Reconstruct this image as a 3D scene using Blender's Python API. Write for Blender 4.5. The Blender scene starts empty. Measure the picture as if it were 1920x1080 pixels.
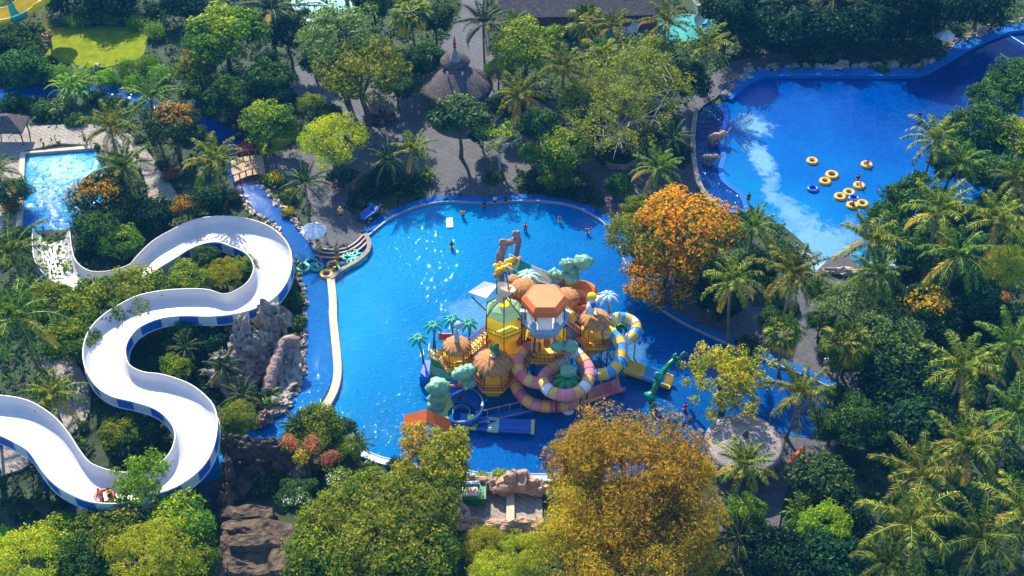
import bpy, math, random
import numpy as np
from mathutils import Vector, noise, Matrix
R = math.radians
sc = bpy.context.scene
COL = sc.collection

# ---------------------------------------------------------------- camera, sky, sun, exposure
PITCH, CH, TH = R(43), 102.0, 0.378
cam = bpy.data.cameras.new('camera'); camo = bpy.data.objects.new('camera', cam); COL.objects.link(camo)
CY = -CH / math.tan(PITCH)
camo.location = (0, CY, CH); camo.rotation_euler = (math.pi / 2 - PITCH, 0, 0)
cam.sensor_width = 36; cam.lens = 18 / TH; cam.clip_end = 3000; cam.clip_start = 1
sc.camera = camo
SUN_AZ, SUN_EL = R(-19), R(40)          # azimuth from +Y towards +X
world = bpy.data.worlds.new("World"); sc.world = world; world.use_nodes = True
wn = world.node_tree; bg = wn.nodes['Background']
sky = wn.nodes.new('ShaderNodeTexSky'); sky.sky_type = 'NISHITA'; sky.sun_disc = False
sky.sun_elevation = SUN_EL; sky.sun_rotation = SUN_AZ; sky.air_density = 1.3; sky.dust_density = 0.6; sky.ozone_density = 8.0
wn.links.new(sky.outputs[0], bg.inputs[0]); bg.inputs[1].default_value = 0.15
sl = bpy.data.lights.new('sun', 'SUN'); sl.energy = 5.0; sl.angle = R(0.6); sl.color = (1.0, 0.89, 0.69)
so = bpy.data.objects.new('sun', sl); COL.objects.link(so)
sd = Vector((math.sin(SUN_AZ) * math.cos(SUN_EL), math.cos(SUN_AZ) * math.cos(SUN_EL), math.sin(SUN_EL)))
so.rotation_euler = sd.to_track_quat('Z', 'Y').to_euler(); so.location = sd * 200
sc.view_settings.view_transform = 'Standard'; sc.view_settings.look = 'None'
sc.view_settings.gamma = 1; sc.view_settings.exposure = 0.84
try:
    sc.cycles.max_bounces = 6; sc.cycles.diffuse_bounces = 3; sc.cycles.transmission_bounces = 3
    sc.cycles.sample_clamp_indirect = 6; sc.cycles.transparent_max_bounces = 6
except Exception: pass

# ---------------------------------------------------------------- helpers
def P(px, py, z=0.0):
    """point of the place at height z seen at photograph pixel (px, py)"""
    dx = (px - 960) / 960 * TH; dy = -(py - 540) / 960 * TH
    c, s = math.cos(math.pi / 2 - PITCH), math.sin(math.pi / 2 - PITCH)
    wy = dy * c + s; wz = dy * s - c
    t = (z - CH) / wz
    return Vector((dx * t, CY + wy * t, z))
def SC(px, py, z=0.0):
    """photograph pixels per metre there"""
    p = P(px, py, z); f = Vector((0, math.cos(PITCH), -math.sin(PITCH)))
    return 960 / TH / (p - camo.location).dot(f)
def tag(o, label=None, cat=None, group=None, kind=None):
    if label: o['label'] = label
    if cat: o['category'] = cat
    if group: o['group'] = group
    if kind: o['kind'] = kind
    return o
def empty(name, loc, rz=0, label=None, cat=None, group=None):
    o = bpy.data.objects.new(name, None); COL.objects.link(o); o.location = loc; o.rotation_euler = (0, 0, rz)
    o.empty_display_size = .3
    return tag(o, label, cat, group)
def inst(name, me, parent=None, loc=(0, 0, 0), rot=(0, 0, 0), scale=(1, 1, 1), mat=None):
    o = bpy.data.objects.new(name, me); COL.objects.link(o)
    if parent: o.parent = parent
    o.location = loc; o.rotation_euler = rot; o.scale = scale if hasattr(scale, '__len__') else (scale,) * 3
    return o
class MB:
    def __init__(s): s.v = []; s.f = []; s.m = []; s.mi = 0
    def add(s, vs, fs):
        b = len(s.v); s.v += [tuple(v) for v in vs]
        for f in fs: s.f.append(tuple(b + i for i in f)); s.m.append(s.mi)
        return s
    def box(s, c, size, rz=0, top=1.0):
        x, y, z = size[0] / 2, size[1] / 2, size[2] / 2
        vs = []
        for k, (sx, sy, sz) in enumerate([(-1,-1,-1),(1,-1,-1),(1,1,-1),(-1,1,-1),(-1,-1,1),(1,-1,1),(1,1,1),(-1,1,1)]):
            t = top if sz > 0 else 1
            a, b = sx * x * t, sy * y * t
            vs.append((c[0] + a * math.cos(rz) - b * math.sin(rz), c[1] + a * math.sin(rz) + b * math.cos(rz), c[2] + sz * z))
        return s.add(vs, [(3,2,1,0),(4,5,6,7),(0,1,5,4),(1,2,6,5),(2,3,7,6),(3,0,4,7)])
    def ring(s, pts_list, closed=True, caps=True):
        n = len(pts_list[0]); vs = [p for r in pts_list for p in r]; fs = []
        for i in range(len(pts_list) - 1):
            for j in range(n if closed else n - 1):
                k = (j + 1) % n
                fs.append((i*n+j, i*n+k, (i+1)*n+k, (i+1)*n+j))
        if caps: fs.append(tuple(range(n))[::-1]); fs.append(tuple(range((len(pts_list)-1)*n, len(pts_list)*n)))
        return s.add(vs, fs)
    def tube(s, path, r, n=8, caps=True, mats=None):
        path = [Vector(p) for p in path]; m = len(path)
        rr = r if hasattr(r, '__len__') else [r] * m
        rings = []; up = Vector((0, 0, 1)); prev = None
        for i, p in enumerate(path):
            t = (path[min(i+1, m-1)] - path[max(i-1, 0)]).normalized()
            if prev is None:
                a = t.cross(up)
                if a.length < .05: a = t.cross(Vector((1, 0, 0)))
                a.normalize()
            else:
                a = (prev - t * prev.dot(t)).normalized()
            prev = a; b = t.cross(a)
            rings.append([p + a * math.cos(2*math.pi*k/n) * rr[i] + b * math.sin(2*math.pi*k/n) * rr[i] for k in range(n)])
        if mats is None: return s.ring(rings, True, caps)
        for i in range(m - 1):
            s.mi = mats(i); s.ring(rings[i:i+2], True, False)
        return s
    def lathe(s, prof, c=(0, 0, 0), n=24, a0=0, a1=2*math.pi, caps=False):
        full = abs(a1 - a0 - 2*math.pi) < 1e-6; k = n if full else n + 1
        rings = [[(c[0] + r * math.cos(a0 + (a1-a0) * j / n), c[1] + r * math.sin(a0 + (a1-a0) * j / n), c[2] + z) for j in range(k)] for r, z in prof]
        return s.ring(rings, full, caps)
    def prism(s, poly, z0, z1):
        n = len(poly)
        vs = [(p[0], p[1], z0) for p in poly] + [(p[0], p[1], z1) for p in poly]
        a = sum(poly[i][0]*poly[(i+1)%n][1] - poly[(i+1)%n][0]*poly[i][1] for i in range(n))
        top = tuple(range(n, 2*n)); bot = tuple(range(n))[::-1]
        fs = [(i, (i+1)%n, n+(i+1)%n, n+i) for i in range(n)]
        if a < 0: top = top[::-1]; bot = bot[::-1]; fs = [f[::-1] for f in fs]
        return s.add(vs, [top, bot] + fs)
    def blob(s, c, size, seed=0, rough=.25, freq=1.3, n=12, m=8, flat=0, facet=0):
        rings = []; sv = Vector((seed * 7.13, seed * 3.7, seed * 1.9))
        for i in range(m + 1):
            ph = math.pi * i / m; r = []
            for j in range(n):
                th = 2 * math.pi * j / n
                d = Vector((math.sin(ph)*math.cos(th), math.sin(ph)*math.sin(th), math.cos(ph)))
                k = 1 + rough * noise.noise(d * freq + sv) * 2 + rough * .5 * noise.noise(d * freq * 3 + sv)
                if facet: k = 1 + rough * (noise.cell(d * freq * 2 + sv) - .5) * facet + rough * noise.noise(d * freq + sv) * 1.6
                r.append((c[0] + d.x * size[0] * k, c[1] + d.y * size[1] * k, c[2] + d.z * size[2] * k))
            rings.append(r)
        return s.ring(rings, True, False)
    def build(s, name, mats, parent=None, smooth=False, loc=None):
        me = bpy.data.meshes.new(name)
        vs = s.v
        if loc is not None: vs = [(v[0]-loc[0], v[1]-loc[1], v[2]-loc[2]) for v in vs]
        me.from_pydata(vs, [], s.f)
        for m in (mats if isinstance(mats, (list, tuple)) else [mats]): me.materials.append(m)
        me.polygons.foreach_set('material_index', s.m)
        if smooth: me.polygons.foreach_set('use_smooth', [True] * len(s.f))
        me.update()
        return inst(name, me, parent, loc if loc is not None else (0, 0, 0))
def cat(pts, n=6, closed=False):
    """Catmull-Rom through points (any dimension)"""
    pts = [np.array(p, float) for p in pts]; out = []; m = len(pts)
    for i in range(m if closed else m - 1):
        g = (lambda k: pts[k % m]) if closed else (lambda k: pts[min(max(k, 0), m-1)])
        a, b, c, d = g(i-1), g(i), g(i+1), g(i+2)
        for k in range(n):
            t = k / n
            out.append(.5 * (2*b + (c-a)*t + (2*a-5*b+4*c-d)*t*t + (3*b-a-3*c+d)*t**3))
    if not closed: out.append(pts[-1])
    return out
def polyP(pts, z=0, smooth=4, closed=True):
    if smooth: pts = cat(pts, smooth, closed)
    return [P(p[0], p[1], z) for p in pts]

# ---------------------------------------------------------------- materials
def newmat(name):
    m = bpy.data.materials.new(name); m.use_nodes = True
    nt = m.node_tree; return m, nt, nt.nodes['Principled BSDF']
def srgb(r, g, b):
    f = lambda c: (c/255/12.92) if c/255 <= .04045 else ((c/255+.055)/1.055)**2.4
    return (f(r), f(g), f(b), 1)
def mat(name, col, rough=.5, var=.2, scale=1.5, bump=0.0, bscale=6, spec=.5, metal=0, col2=None, world=True):
    m, nt, b = newmat(name); N = nt.nodes; L = nt.links
    tc = N.new('ShaderNodeTexCoord'); no = N.new('ShaderNodeTexNoise'); no.inputs['Scale'].default_value = scale; no.inputs['Detail'].default_value = 6
    no.inputs['Roughness'].default_value = .65
    cr = N.new('ShaderNodeValToRGB'); cr.color_ramp.elements[0].position = .32; cr.color_ramp.elements[1].position = .68
    c1 = [c * (1 - var) for c in col[:3]] + [1]; c2 = [min(1, c * (1 + var)) for c in col[:3]] + [1]
    if col2: c1, c2 = col, col2
    cr.color_ramp.elements[0].color = c1; cr.color_ramp.elements[1].color = c2
    L.new(tc.outputs['Object'], no.inputs['Vector']); L.new(no.outputs['Fac'], cr.inputs[0]); L.new(cr.outputs[0], b.inputs['Base Color'])
    b.inputs['Roughness'].default_value = rough; b.inputs['Specular IOR Level'].default_value = spec; b.inputs['Metallic'].default_value = metal
    if bump:
        n2 = N.new('ShaderNodeTexNoise'); n2.inputs['Scale'].default_value = bscale; n2.inputs['Detail'].default_value = 5
        bp = N.new('ShaderNodeBump'); bp.inputs['Strength'].default_value = bump; bp.inputs['Distance'].default_value = .3
        L.new(tc.outputs['Object'], n2.inputs['Vector']); L.new(n2.outputs['Fac'], bp.inputs['Height']); L.new(bp.outputs[0], b.inputs['Normal'])
    return m
def leafmat(name, cols, trans=.45, rough=.5, hue=.488):
    """leaf colour varies leaf by leaf and a little tree by tree"""
    m, nt, b = newmat(name); N = nt.nodes; L = nt.links
    g = N.new('ShaderNodeNewGeometry'); cr = N.new('ShaderNodeValToRGB'); el = cr.color_ramp.elements
    el[0].position = 0; el[1].position = 1; el[0].color = cols[0]; el[1].color = cols[-1]
    for i, c in enumerate(cols[1:-1]): e = el.new((i + 1) / (len(cols) - 1)); e.color = c
    L.new(g.outputs['Random Per Island'], cr.inputs[0])
    oi = N.new('ShaderNodeObjectInfo'); hs = N.new('ShaderNodeHueSaturation')
    m1 = N.new('ShaderNodeMapRange'); m1.inputs['To Min'].default_value = .485; m1.inputs['To Max'].default_value = .515
    m2 = N.new('ShaderNodeMapRange'); m2.inputs['To Min'].default_value = .8; m2.inputs['To Max'].default_value = 1.25
    L.new(oi.outputs['Random'], m1.inputs[0]); L.new(oi.outputs['Random'], m2.inputs[0]); L.new(m1.outputs[0], hs.inputs['Hue']); L.new(m2.outputs[0], hs.inputs['Value'])
    L.new(cr.outputs[0], hs.inputs['Color']); L.new(hs.outputs[0], b.inputs['Base Color'])
    b.inputs['Roughness'].default_value = rough; b.inputs['Specular IOR Level'].default_value = .06
    tr = N.new('ShaderNodeBsdfTranslucent'); mx = N.new('ShaderNodeMixShader'); mx.inputs[0].default_value = trans
    hs2 = N.new('ShaderNodeHueSaturation'); hs2.inputs['Hue'].default_value = hue; hs2.inputs['Value'].default_value = 1.7; hs2.inputs['Saturation'].default_value = 1.1
    L.new(hs.outputs[0], hs2.inputs['Color']); L.new(hs2.outputs[0], tr.inputs[0])
    L.new(b.outputs[0], mx.inputs[1]); L.new(tr.outputs[0], mx.inputs[2]); L.new(mx.outputs[0], N['Material Output'].inputs[0])
    return m
def water(name, deep, shal, p_deep, p_shal, streak=None, rough=.06, bump=.35, sc1=1.6, crest=1.6):
    """opaque pool water: the floor's paint seen through it runs from deep to shallow, ripples on top"""
    dim = lambda c, k=.56: (c[0] * k, c[1] * k, c[2] * k, 1)
    deep = [dim(c) for c in deep]; shal = dim(shal)
    m, nt, b = newmat(name); N = nt.nodes; L = nt.links
    tc = N.new('ShaderNodeTexCoord'); OB = tc.outputs['Object']
    d = (p_shal - p_deep); ln = d.length
    vm = N.new('ShaderNodeVectorMath'); vm.operation = 'SUBTRACT'; vm.inputs[1].default_value = p_deep
    dp = N.new('ShaderNodeVectorMath'); dp.operation = 'DOT_PRODUCT'; dp.inputs[1].default_value = d / (ln * ln)
    L.new(OB, vm.inputs[0]); L.new(vm.outputs[0], dp.inputs[0])
    n1 = N.new('ShaderNodeTexNoise'); n1.inputs['Scale'].default_value = .12; n1.inputs['Detail'].default_value = 3; L.new(OB, n1.inputs['Vector'])
    ad = N.new('ShaderNodeMath'); ad.operation = 'MULTIPLY_ADD'; ad.inputs[1].default_value = .5; L.new(n1.outputs['Fac'], ad.inputs[0]); L.new(dp.outputs['Value'], ad.inputs[2])
    mr = N.new('ShaderNodeMapRange'); mr.inputs['From Min'].default_value = .25; mr.inputs['From Max'].default_value = 1.25; L.new(ad.outputs[0], mr.inputs[0])
    cr = N.new('ShaderNodeValToRGB'); el = cr.color_ramp.elements; el[0].color = deep[0]; el[1].color = shal
    if len(deep) > 1:
        for i, c in enumerate(deep[1:]): e = el.new((i + 1) / len(deep)); e.color = c
    L.new(mr.outputs[0], cr.inputs[0])
    last = cr.outputs[0]
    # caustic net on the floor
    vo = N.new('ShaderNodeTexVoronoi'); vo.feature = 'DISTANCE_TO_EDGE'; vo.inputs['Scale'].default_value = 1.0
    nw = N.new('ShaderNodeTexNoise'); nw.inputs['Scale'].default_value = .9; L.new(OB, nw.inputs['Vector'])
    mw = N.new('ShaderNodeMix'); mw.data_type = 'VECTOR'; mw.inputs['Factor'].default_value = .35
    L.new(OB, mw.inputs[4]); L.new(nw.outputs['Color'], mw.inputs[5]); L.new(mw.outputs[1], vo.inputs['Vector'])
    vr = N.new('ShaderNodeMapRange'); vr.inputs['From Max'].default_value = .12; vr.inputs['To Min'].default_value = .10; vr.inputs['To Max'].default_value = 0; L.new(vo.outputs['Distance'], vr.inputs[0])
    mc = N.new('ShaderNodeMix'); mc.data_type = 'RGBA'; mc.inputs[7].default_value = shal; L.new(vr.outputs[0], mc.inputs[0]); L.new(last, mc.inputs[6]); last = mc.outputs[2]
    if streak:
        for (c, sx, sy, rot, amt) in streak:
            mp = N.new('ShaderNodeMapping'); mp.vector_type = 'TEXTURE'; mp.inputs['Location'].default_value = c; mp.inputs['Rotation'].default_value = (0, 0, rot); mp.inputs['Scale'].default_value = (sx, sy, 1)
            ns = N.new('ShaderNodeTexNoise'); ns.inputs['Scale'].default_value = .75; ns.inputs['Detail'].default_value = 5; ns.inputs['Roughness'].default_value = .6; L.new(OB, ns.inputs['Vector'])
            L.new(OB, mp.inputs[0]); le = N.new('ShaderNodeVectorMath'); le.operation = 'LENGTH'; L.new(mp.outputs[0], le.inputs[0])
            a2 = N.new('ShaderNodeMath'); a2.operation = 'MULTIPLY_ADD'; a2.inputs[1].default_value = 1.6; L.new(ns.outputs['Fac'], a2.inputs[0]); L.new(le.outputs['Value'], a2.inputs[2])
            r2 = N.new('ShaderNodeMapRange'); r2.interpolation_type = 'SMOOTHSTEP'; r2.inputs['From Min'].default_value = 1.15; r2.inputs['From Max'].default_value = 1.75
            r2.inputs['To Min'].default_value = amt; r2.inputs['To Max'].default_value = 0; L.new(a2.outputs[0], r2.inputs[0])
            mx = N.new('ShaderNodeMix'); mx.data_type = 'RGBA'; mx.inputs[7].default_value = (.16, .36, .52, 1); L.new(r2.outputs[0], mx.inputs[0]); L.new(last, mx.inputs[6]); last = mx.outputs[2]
    L.new(last, b.inputs['Base Color'])
    b.inputs['Roughness'].default_value = rough; b.inputs['IOR'].default_value = 1.33; b.inputs['Specular IOR Level'].default_value = .3
    h1 = N.new('ShaderNodeTexNoise'); h1.inputs['Scale'].default_value = sc1; h1.inputs['Detail'].default_value = 4; h1.inputs['Distortion'].default_value = .6
    mp = N.new('ShaderNodeMapping'); mp.inputs['Scale'].default_value = (1, 1.8, 1); L.new(OB, mp.inputs[0]); L.new(mp.outputs[0], h1.inputs['Vector'])
    bp = N.new('ShaderNodeBump'); bp.inputs['Strength'].default_value = bump; bp.inputs['Distance'].default_value = .25
    h2 = N.new('ShaderNodeTexNoise'); h2.inputs['Scale'].default_value = sc1 * 3.1; h2.inputs['Detail'].default_value = 3; L.new(mp.outputs[0], h2.inputs['Vector'])
    hm = N.new('ShaderNodeMath'); hm.operation = 'MULTIPLY_ADD'; hm.inputs[1].default_value = .32; L.new(h2.outputs['Fac'], hm.inputs[0])
    h3 = N.new('ShaderNodeTexNoise'); h3.inputs['Scale'].default_value = 1.9; h3.inputs['Detail'].default_value = 1; L.new(OB, h3.inputs['Vector'])
    cr3 = N.new('ShaderNodeMapRange'); cr3.inputs['From Min'].default_value = .56; cr3.inputs['From Max'].default_value = .74; cr3.inputs['To Max'].default_value = crest; L.new(h3.outputs['Fac'], cr3.inputs[0])
    a3 = N.new('ShaderNodeMath'); a3.operation = 'ADD'; L.new(h1.outputs['Fac'], a3.inputs[0]); L.new(cr3.outputs[0], a3.inputs[1]); L.new(a3.outputs[0], hm.inputs[2])
    L.new(hm.outputs[0], bp.inputs['Height']); L.new(bp.outputs[0], b.inputs['Normal'])
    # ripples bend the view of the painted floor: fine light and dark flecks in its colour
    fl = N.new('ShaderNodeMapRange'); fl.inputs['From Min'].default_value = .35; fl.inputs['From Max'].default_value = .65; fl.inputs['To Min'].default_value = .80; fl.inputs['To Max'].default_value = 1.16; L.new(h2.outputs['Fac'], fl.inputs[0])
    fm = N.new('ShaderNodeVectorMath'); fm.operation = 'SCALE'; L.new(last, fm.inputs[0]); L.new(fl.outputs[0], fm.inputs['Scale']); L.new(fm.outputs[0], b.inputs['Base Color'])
    return m

M = {}
M['soil'] = mat('undergrowth_soil', (.03, .055, .02, 1), .9, .5, .6, .4, 3)
M['grass'] = mat('grass', (.20, .25, .004, 1), .9, .3, .8, .3, 14, .05)
M['pave'] = mat('paving', (.082, .086, .105, 1), .8, .22, .5, .15, 8)  # tree shade over the plaza is put into this dark bluish colour
def tiles(m, size, dark=.75):
    nt = m.node_tree; N = nt.nodes; L = nt.links; b = N['Principled BSDF']; br = N.new('ShaderNodeTexBrick'); tc = N.new('ShaderNodeTexCoord')
    br.inputs['Scale'].default_value = 1; br.inputs['Brick Width'].default_value = size; br.inputs['Row Height'].default_value = size * .6; br.inputs['Mortar Size'].default_value = .035
    mp = N.new('ShaderNodeMapping'); mp.inputs['Rotation'].default_value = (0, 0, .6); L.new(tc.outputs['Object'], mp.inputs[0]); L.new(mp.outputs[0], br.inputs['Vector'])
    br.inputs['Color1'].default_value = (1, 1, 1, 1); br.inputs['Color2'].default_value = (.86, .86, .86, 1); br.inputs['Mortar'].default_value = (dark * .6,) * 3 + (1,)
    mx = N.new('ShaderNodeMix'); mx.data_type = 'RGBA'; mx.blend_type = 'MULTIPLY'; mx.inputs[0].default_value = 1
    src = b.inputs['Base Color'].links[0].from_socket; L.new(src, mx.inputs[6]); L.new(br.outputs['Color'], mx.inputs[7]); L.new(mx.outputs[2], b.inputs['Base Color'])
tiles(M['pave'], 1.3)
M['pave_light'] = mat('light_paving', (.33, .29, .25, 1), .8, .2, .7, .15, 8)
tiles(M['pave_light'], .9)
M['stone'] = mat('coping_stone', (.55, .45, .34, 1), .8, .2, 1.2, .2, 6)
M['boulder'] = mat('boulder', (.42, .33, .26, 1), .85, .35, 1.3, .6, 3)
M['greyrock'] = mat('grey_rock', (.15, .13, .12, 1), .85, .4, 1.6, 1.0, 3.5, col2=(.50, .43, .35, 1))
M['pinkrock'] = mat('pink_rock', (.24, .14, .12, 1), .85, .4, 1.3, .9, 2.5, col2=(.44, .30, .25, 1))
M['brownrock'] = mat('brown_rock', (.012, .011, .012, 1), .9, .4, .9, 1.0, 2, col2=(.17, .11, .065, 1))
M['warmrock'] = mat('warm_rock', (.34, .2, .13, 1), .85, .4, .8, .7, 2, col2=(.58, .40, .28, 1))
M['white'] = mat('white_fibreglass', (.57, .55, .56, 1), .3, .07, .35)
M['slideblue'] = mat('blue_fibreglass', (.015, .12, .50, 1), .3, .12, .6)
M['slidegrey'] = mat('pale_fibreglass', (.52, .60, .66, 1), .35, .1, .6)
M['bluesteel'] = mat('blue_steel', (.012, .06, .28, 1), .4, .2, 1)
M['thatch'] = mat('thatch', (.07, .058, .06, 1), .95, .35, 3, .8, 9, col2=(.19, .155, .15, 1))
M['thatch_grey'] = mat('grey_thatch', (.24, .20, .20, 1), .95, .35, 1.3, .5, 7, col2=(.42, .36, .35, 1))
M['coconut'] = mat('coconut_fibre', (.30, .11, .03, 1), .85, .3, 3, .2, 6, col2=(.64, .30, .10, 1))
M['yellow'] = mat('yellow_plastic', (.98, .62, .008, 1), .4, .12, .9)
def translucent(m, amt=.5, gain=1.0):
    nt = m.node_tree; N = nt.nodes; L = nt.links; b = N['Principled BSDF']; tr = N.new('ShaderNodeBsdfTranslucent'); mx = N.new('ShaderNodeMixShader'); mx.inputs[0].default_value = amt
    L.new(b.inputs['Base Color'].links[0].from_socket, tr.inputs[0]); L.new(b.outputs[0], mx.inputs[1]); L.new(tr.outputs[0], mx.inputs[2]); L.new(mx.outputs[0], N['Material Output'].inputs[0]); return m
M['yellowpanel'] = translucent(mat('yellow_panel', (1.0, .76, .012, 1), .35, .06, .9), .72)
M['mintpanel'] = translucent(mat('mint_panel', (.5, .8, .55, 1), .35, .1, .9), .55)
M['whitepanel'] = translucent(mat('white_panel', (.9, .9, .9, 1), .35, .1, .9), .5)
M['orange'] = mat('orange_plastic', (.80, .22, .02, 1), .4, .12, .9)
M['orangeroof'] = mat('orange_roof', (.78, .155, .012, 1), .5, .1, .9)
M['red'] = mat('red_plastic', (.42, .03, .015, 1), .45, .2, .9)
M['maroon'] = mat('maroon_paint', (.22, .035, .025, 1), .5, .2, .9)
M['paleblue'] = mat('pale_blue_plastic', (.28, .46, .68, 1), .4, .1, .9)
M['cream'] = mat('cream_plastic', (.72, .62, .44, 1), .45, .1, .9)
M['palewhite'] = mat('white_plastic', (.78, .78, .74, 1), .4, .06, .9)
M['mint'] = mat('mint_plastic', (.42, .68, .46, 1), .45, .12, .9)
M['green'] = mat('green_plastic', (.02, .22, .06, 1), .35, .25, .8)
M['blobgreen'] = mat('sculpted_green', (.20, .44, .27, 1), .5, .3, 1.2, .4, 3)
M['teal'] = mat('teal_plastic', (.01, .30, .24, 1), .35, .2, 1)
M['darkgreen'] = mat('dark_green_steel', (.012, .055, .03, 1), .45, .2, 1)
M['pink'] = mat('pink_plastic', (.82, .26, .28, 1), .35, .1, 1)
M['rose'] = mat('rose_plastic', (.72, .14, .17, 1), .35, .15, 1)
M['peach'] = mat('peach_plastic', (.88, .46, .12, 1), .35, .1, 1)
M['tubeblue'] = mat('tube_blue', (.08, .34, .72, 1), .3, .15, 1)
M['tubeyellow'] = mat('tube_yellow', (.86, .56, .05, 1), .3, .1, 1)
M['lime'] = mat('lime_plastic', (.62, .78, .22, 1), .35, .15, 1)
M['deepblue'] = mat('deep_blue_plastic', (.012, .13, .58, 1), .25, .2, .8)
M['poolpaint'] = mat('blue_pool_paint', (.008, .12, .44, 1), .8, .15, .7, 0, 6, .08)
M['poolline'] = mat('pool_edge_line', (.34, .36, .38, 1), .5, .15, 1)
M['wood'] = mat('weathered_wood', (.20, .11, .06, 1), .8, .35, 3, .3, 8)
M['deckwood'] = mat('deck_boards', (.52, .34, .22, 1), .75, .3, 2, .3, 8)
M['bark'] = mat('bark', (.12, .09, .065, 1), .9, .35, 4, .6, 9)
M['palebark'] = mat('pale_bark', (.42, .38, .32, 1), .9, .3, 4, .4, 9)
M['palmbark'] = mat('palm_bark', (.20, .16, .12, 1), .9, .35, 5, .6, 10)
M['canvas'] = mat('white_canvas', (.80, .80, .80, 1), .7, .05, 1)
M['skin'] = mat('skin', (.42, .22, .13, 1), .5, .1, 3)
M['hair'] = mat('black_hair', (.012, .01, .01, 1), .6, .2, 3)
M['coconut_fruit'] = mat('coconut_fruit', (.45, .24, .05, 1), .5, .3, 3)
M['tubering'] = mat('inflatable_yellow', (.90, .46, .01, 1), .42, .08, 1)
M['tealring'] = mat('inflatable_teal', (.01, .40, .30, 1), .45, .1, 1)
M['bluering'] = mat('inflatable_blue', (.02, .10, .50, 1), .25, .1, 1)
M['glass'] = mat('teal_glass', (.05, .34, .33, 1), .25, .3, .5)
for n, c in dict(c_red=(.6,.03,.02,1), c_yellow=(.85,.62,.02,1), c_white=(.75,.75,.75,1), c_black=(.02,.02,.025,1), c_blue=(.03,.08,.3,1), c_orange=(.75,.16,.03,1), c_pink=(.75,.2,.3,1)).items():
    M[n] = mat('cloth_' + n[2:], c, .8, .1, 4)

LG = {}
def C(*a): return (*a, 1)
LG['mid'] = leafmat('leaf_mid_green', [C(.016,.070,.010), C(.045,.135,.012), C(.11,.22,.016), C(.21,.32,.022)])
LG['yellowgreen'] = leafmat('leaf_yellow_green', [C(.14,.21,.010), C(.28,.34,.012), C(.44,.44,.02), C(.58,.52,.04)], .5)
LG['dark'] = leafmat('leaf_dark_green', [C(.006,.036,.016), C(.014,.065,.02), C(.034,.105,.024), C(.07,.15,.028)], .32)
LG['deep'] = leafmat('leaf_shade_green', [C(.003,.018,.014), C(.006,.03,.018), C(.012,.048,.022), C(.022,.065,.024)], .22)  # shade over these trees painted in as darker, bluer leaves
LG['olive'] = leafmat('leaf_olive', [C(.06,.11,.010), C(.15,.20,.014), C(.30,.32,.022), C(.46,.42,.04)], .45)
LG['golden'] = leafmat('leaf_golden', [C(.13,.10,.008), C(.32,.22,.012), C(.54,.34,.018), C(.76,.50,.035)], .45, .5, .495)
LG['silver'] = leafmat('leaf_silver_green', [C(.05,.12,.03), C(.11,.20,.05), C(.22,.31,.09), C(.38,.44,.18)], .4, .4)
LG['bright'] = leafmat('leaf_bright_green', [C(.06,.20,.01), C(.12,.30,.012), C(.20,.40,.02), C(.30,.50,.03)], .5)
LG['orange'] = leafmat('blossom_orange', [C(.48,.17,.01), C(.80,.37,.01), C(.90,.50,.015), C(.58,.18,.02)], .4, .5, .505)
LG['yellowfl'] = leafmat('blossom_yellow', [C(.70,.42,.01), C(.80,.50,.01), C(.75,.38,.01)], .4, .5, .5)
LG['pinkfl'] = leafmat('blossom_pink', [C(.62,.05,.08), C(.75,.12,.16), C(.70,.20,.10)], .4, .5, .5)
LG['whitefl'] = leafmat('blossom_white', [C(.75,.70,.58), C(.8,.78,.7)], .3)
LG['palm'] = leafmat('palm_leaf', [C(.010,.05,.012), C(.026,.088,.014), C(.07,.16,.016), C(.32,.38,.03)], .3, .42)
LG['palmyellow'] = leafmat('palm_leaf_sunny', [C(.014,.056,.010), C(.04,.105,.012), C(.12,.19,.015), C(.58,.50,.05)], .32, .42)
LG['palmdark'] = leafmat('palm_leaf_dark', [C(.010,.038,.020), C(.018,.058,.024), C(.035,.085,.028)], .25, .4)
LG['rib'] = leafmat('palm_midrib', [C(.24,.26,.05), C(.42,.38,.10)], .1, .4)
LG['dry'] = leafmat('palm_dry_leaf', [C(.30,.16,.03), C(.55,.38,.05), C(.62,.46,.06)], .3, .6)

# ---------------------------------------------------------------- foliage meshes
def quads_mesh(name, V, mi, mats):
    """V: (n,4,3) quads"""
    n = len(V); me = bpy.data.meshes.new(name)
    me.vertices.add(n * 4); me.vertices.foreach_set('co', V.reshape(-1).astype(np.float32))
    me.loops.add(n * 4); me.loops.foreach_set('vertex_index', np.arange(n * 4, dtype=np.int32))
    me.polygons.add(n); me.polygons.foreach_set('loop_start', np.arange(0, n * 4, 4, dtype=np.int32))
    try: me.polygons.foreach_set('loop_total', np.full(n, 4, dtype=np.int32))
    except Exception: pass
    for m in mats: me.materials.append(m)
    me.polygons.foreach_set('material_index', np.asarray(mi, dtype=np.int32))
    me.update(); me.validate(); return me
def unit(a): return a / (np.linalg.norm(a, axis=-1, keepdims=True) + 1e-9)
def leaves(rng, pos, nrm, size, aspect=2.0, droop=0.0, jit=.8):
    n = len(pos)
    N = unit(nrm + rng.normal(0, jit, (n, 3)))
    T = unit(np.cross(N, rng.normal(0, 1, (n, 3)))); T[:, 2] -= droop; T = unit(T)
    B = unit(np.cross(N, T)); s = (size * rng.uniform(.6, 1.4, n))[:, None]
    a = T * s; b = B * s / aspect
    return np.stack([pos - a, pos - b * .9 + a * .1, pos + a, pos + b * .9 + a * .1], 1)
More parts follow.
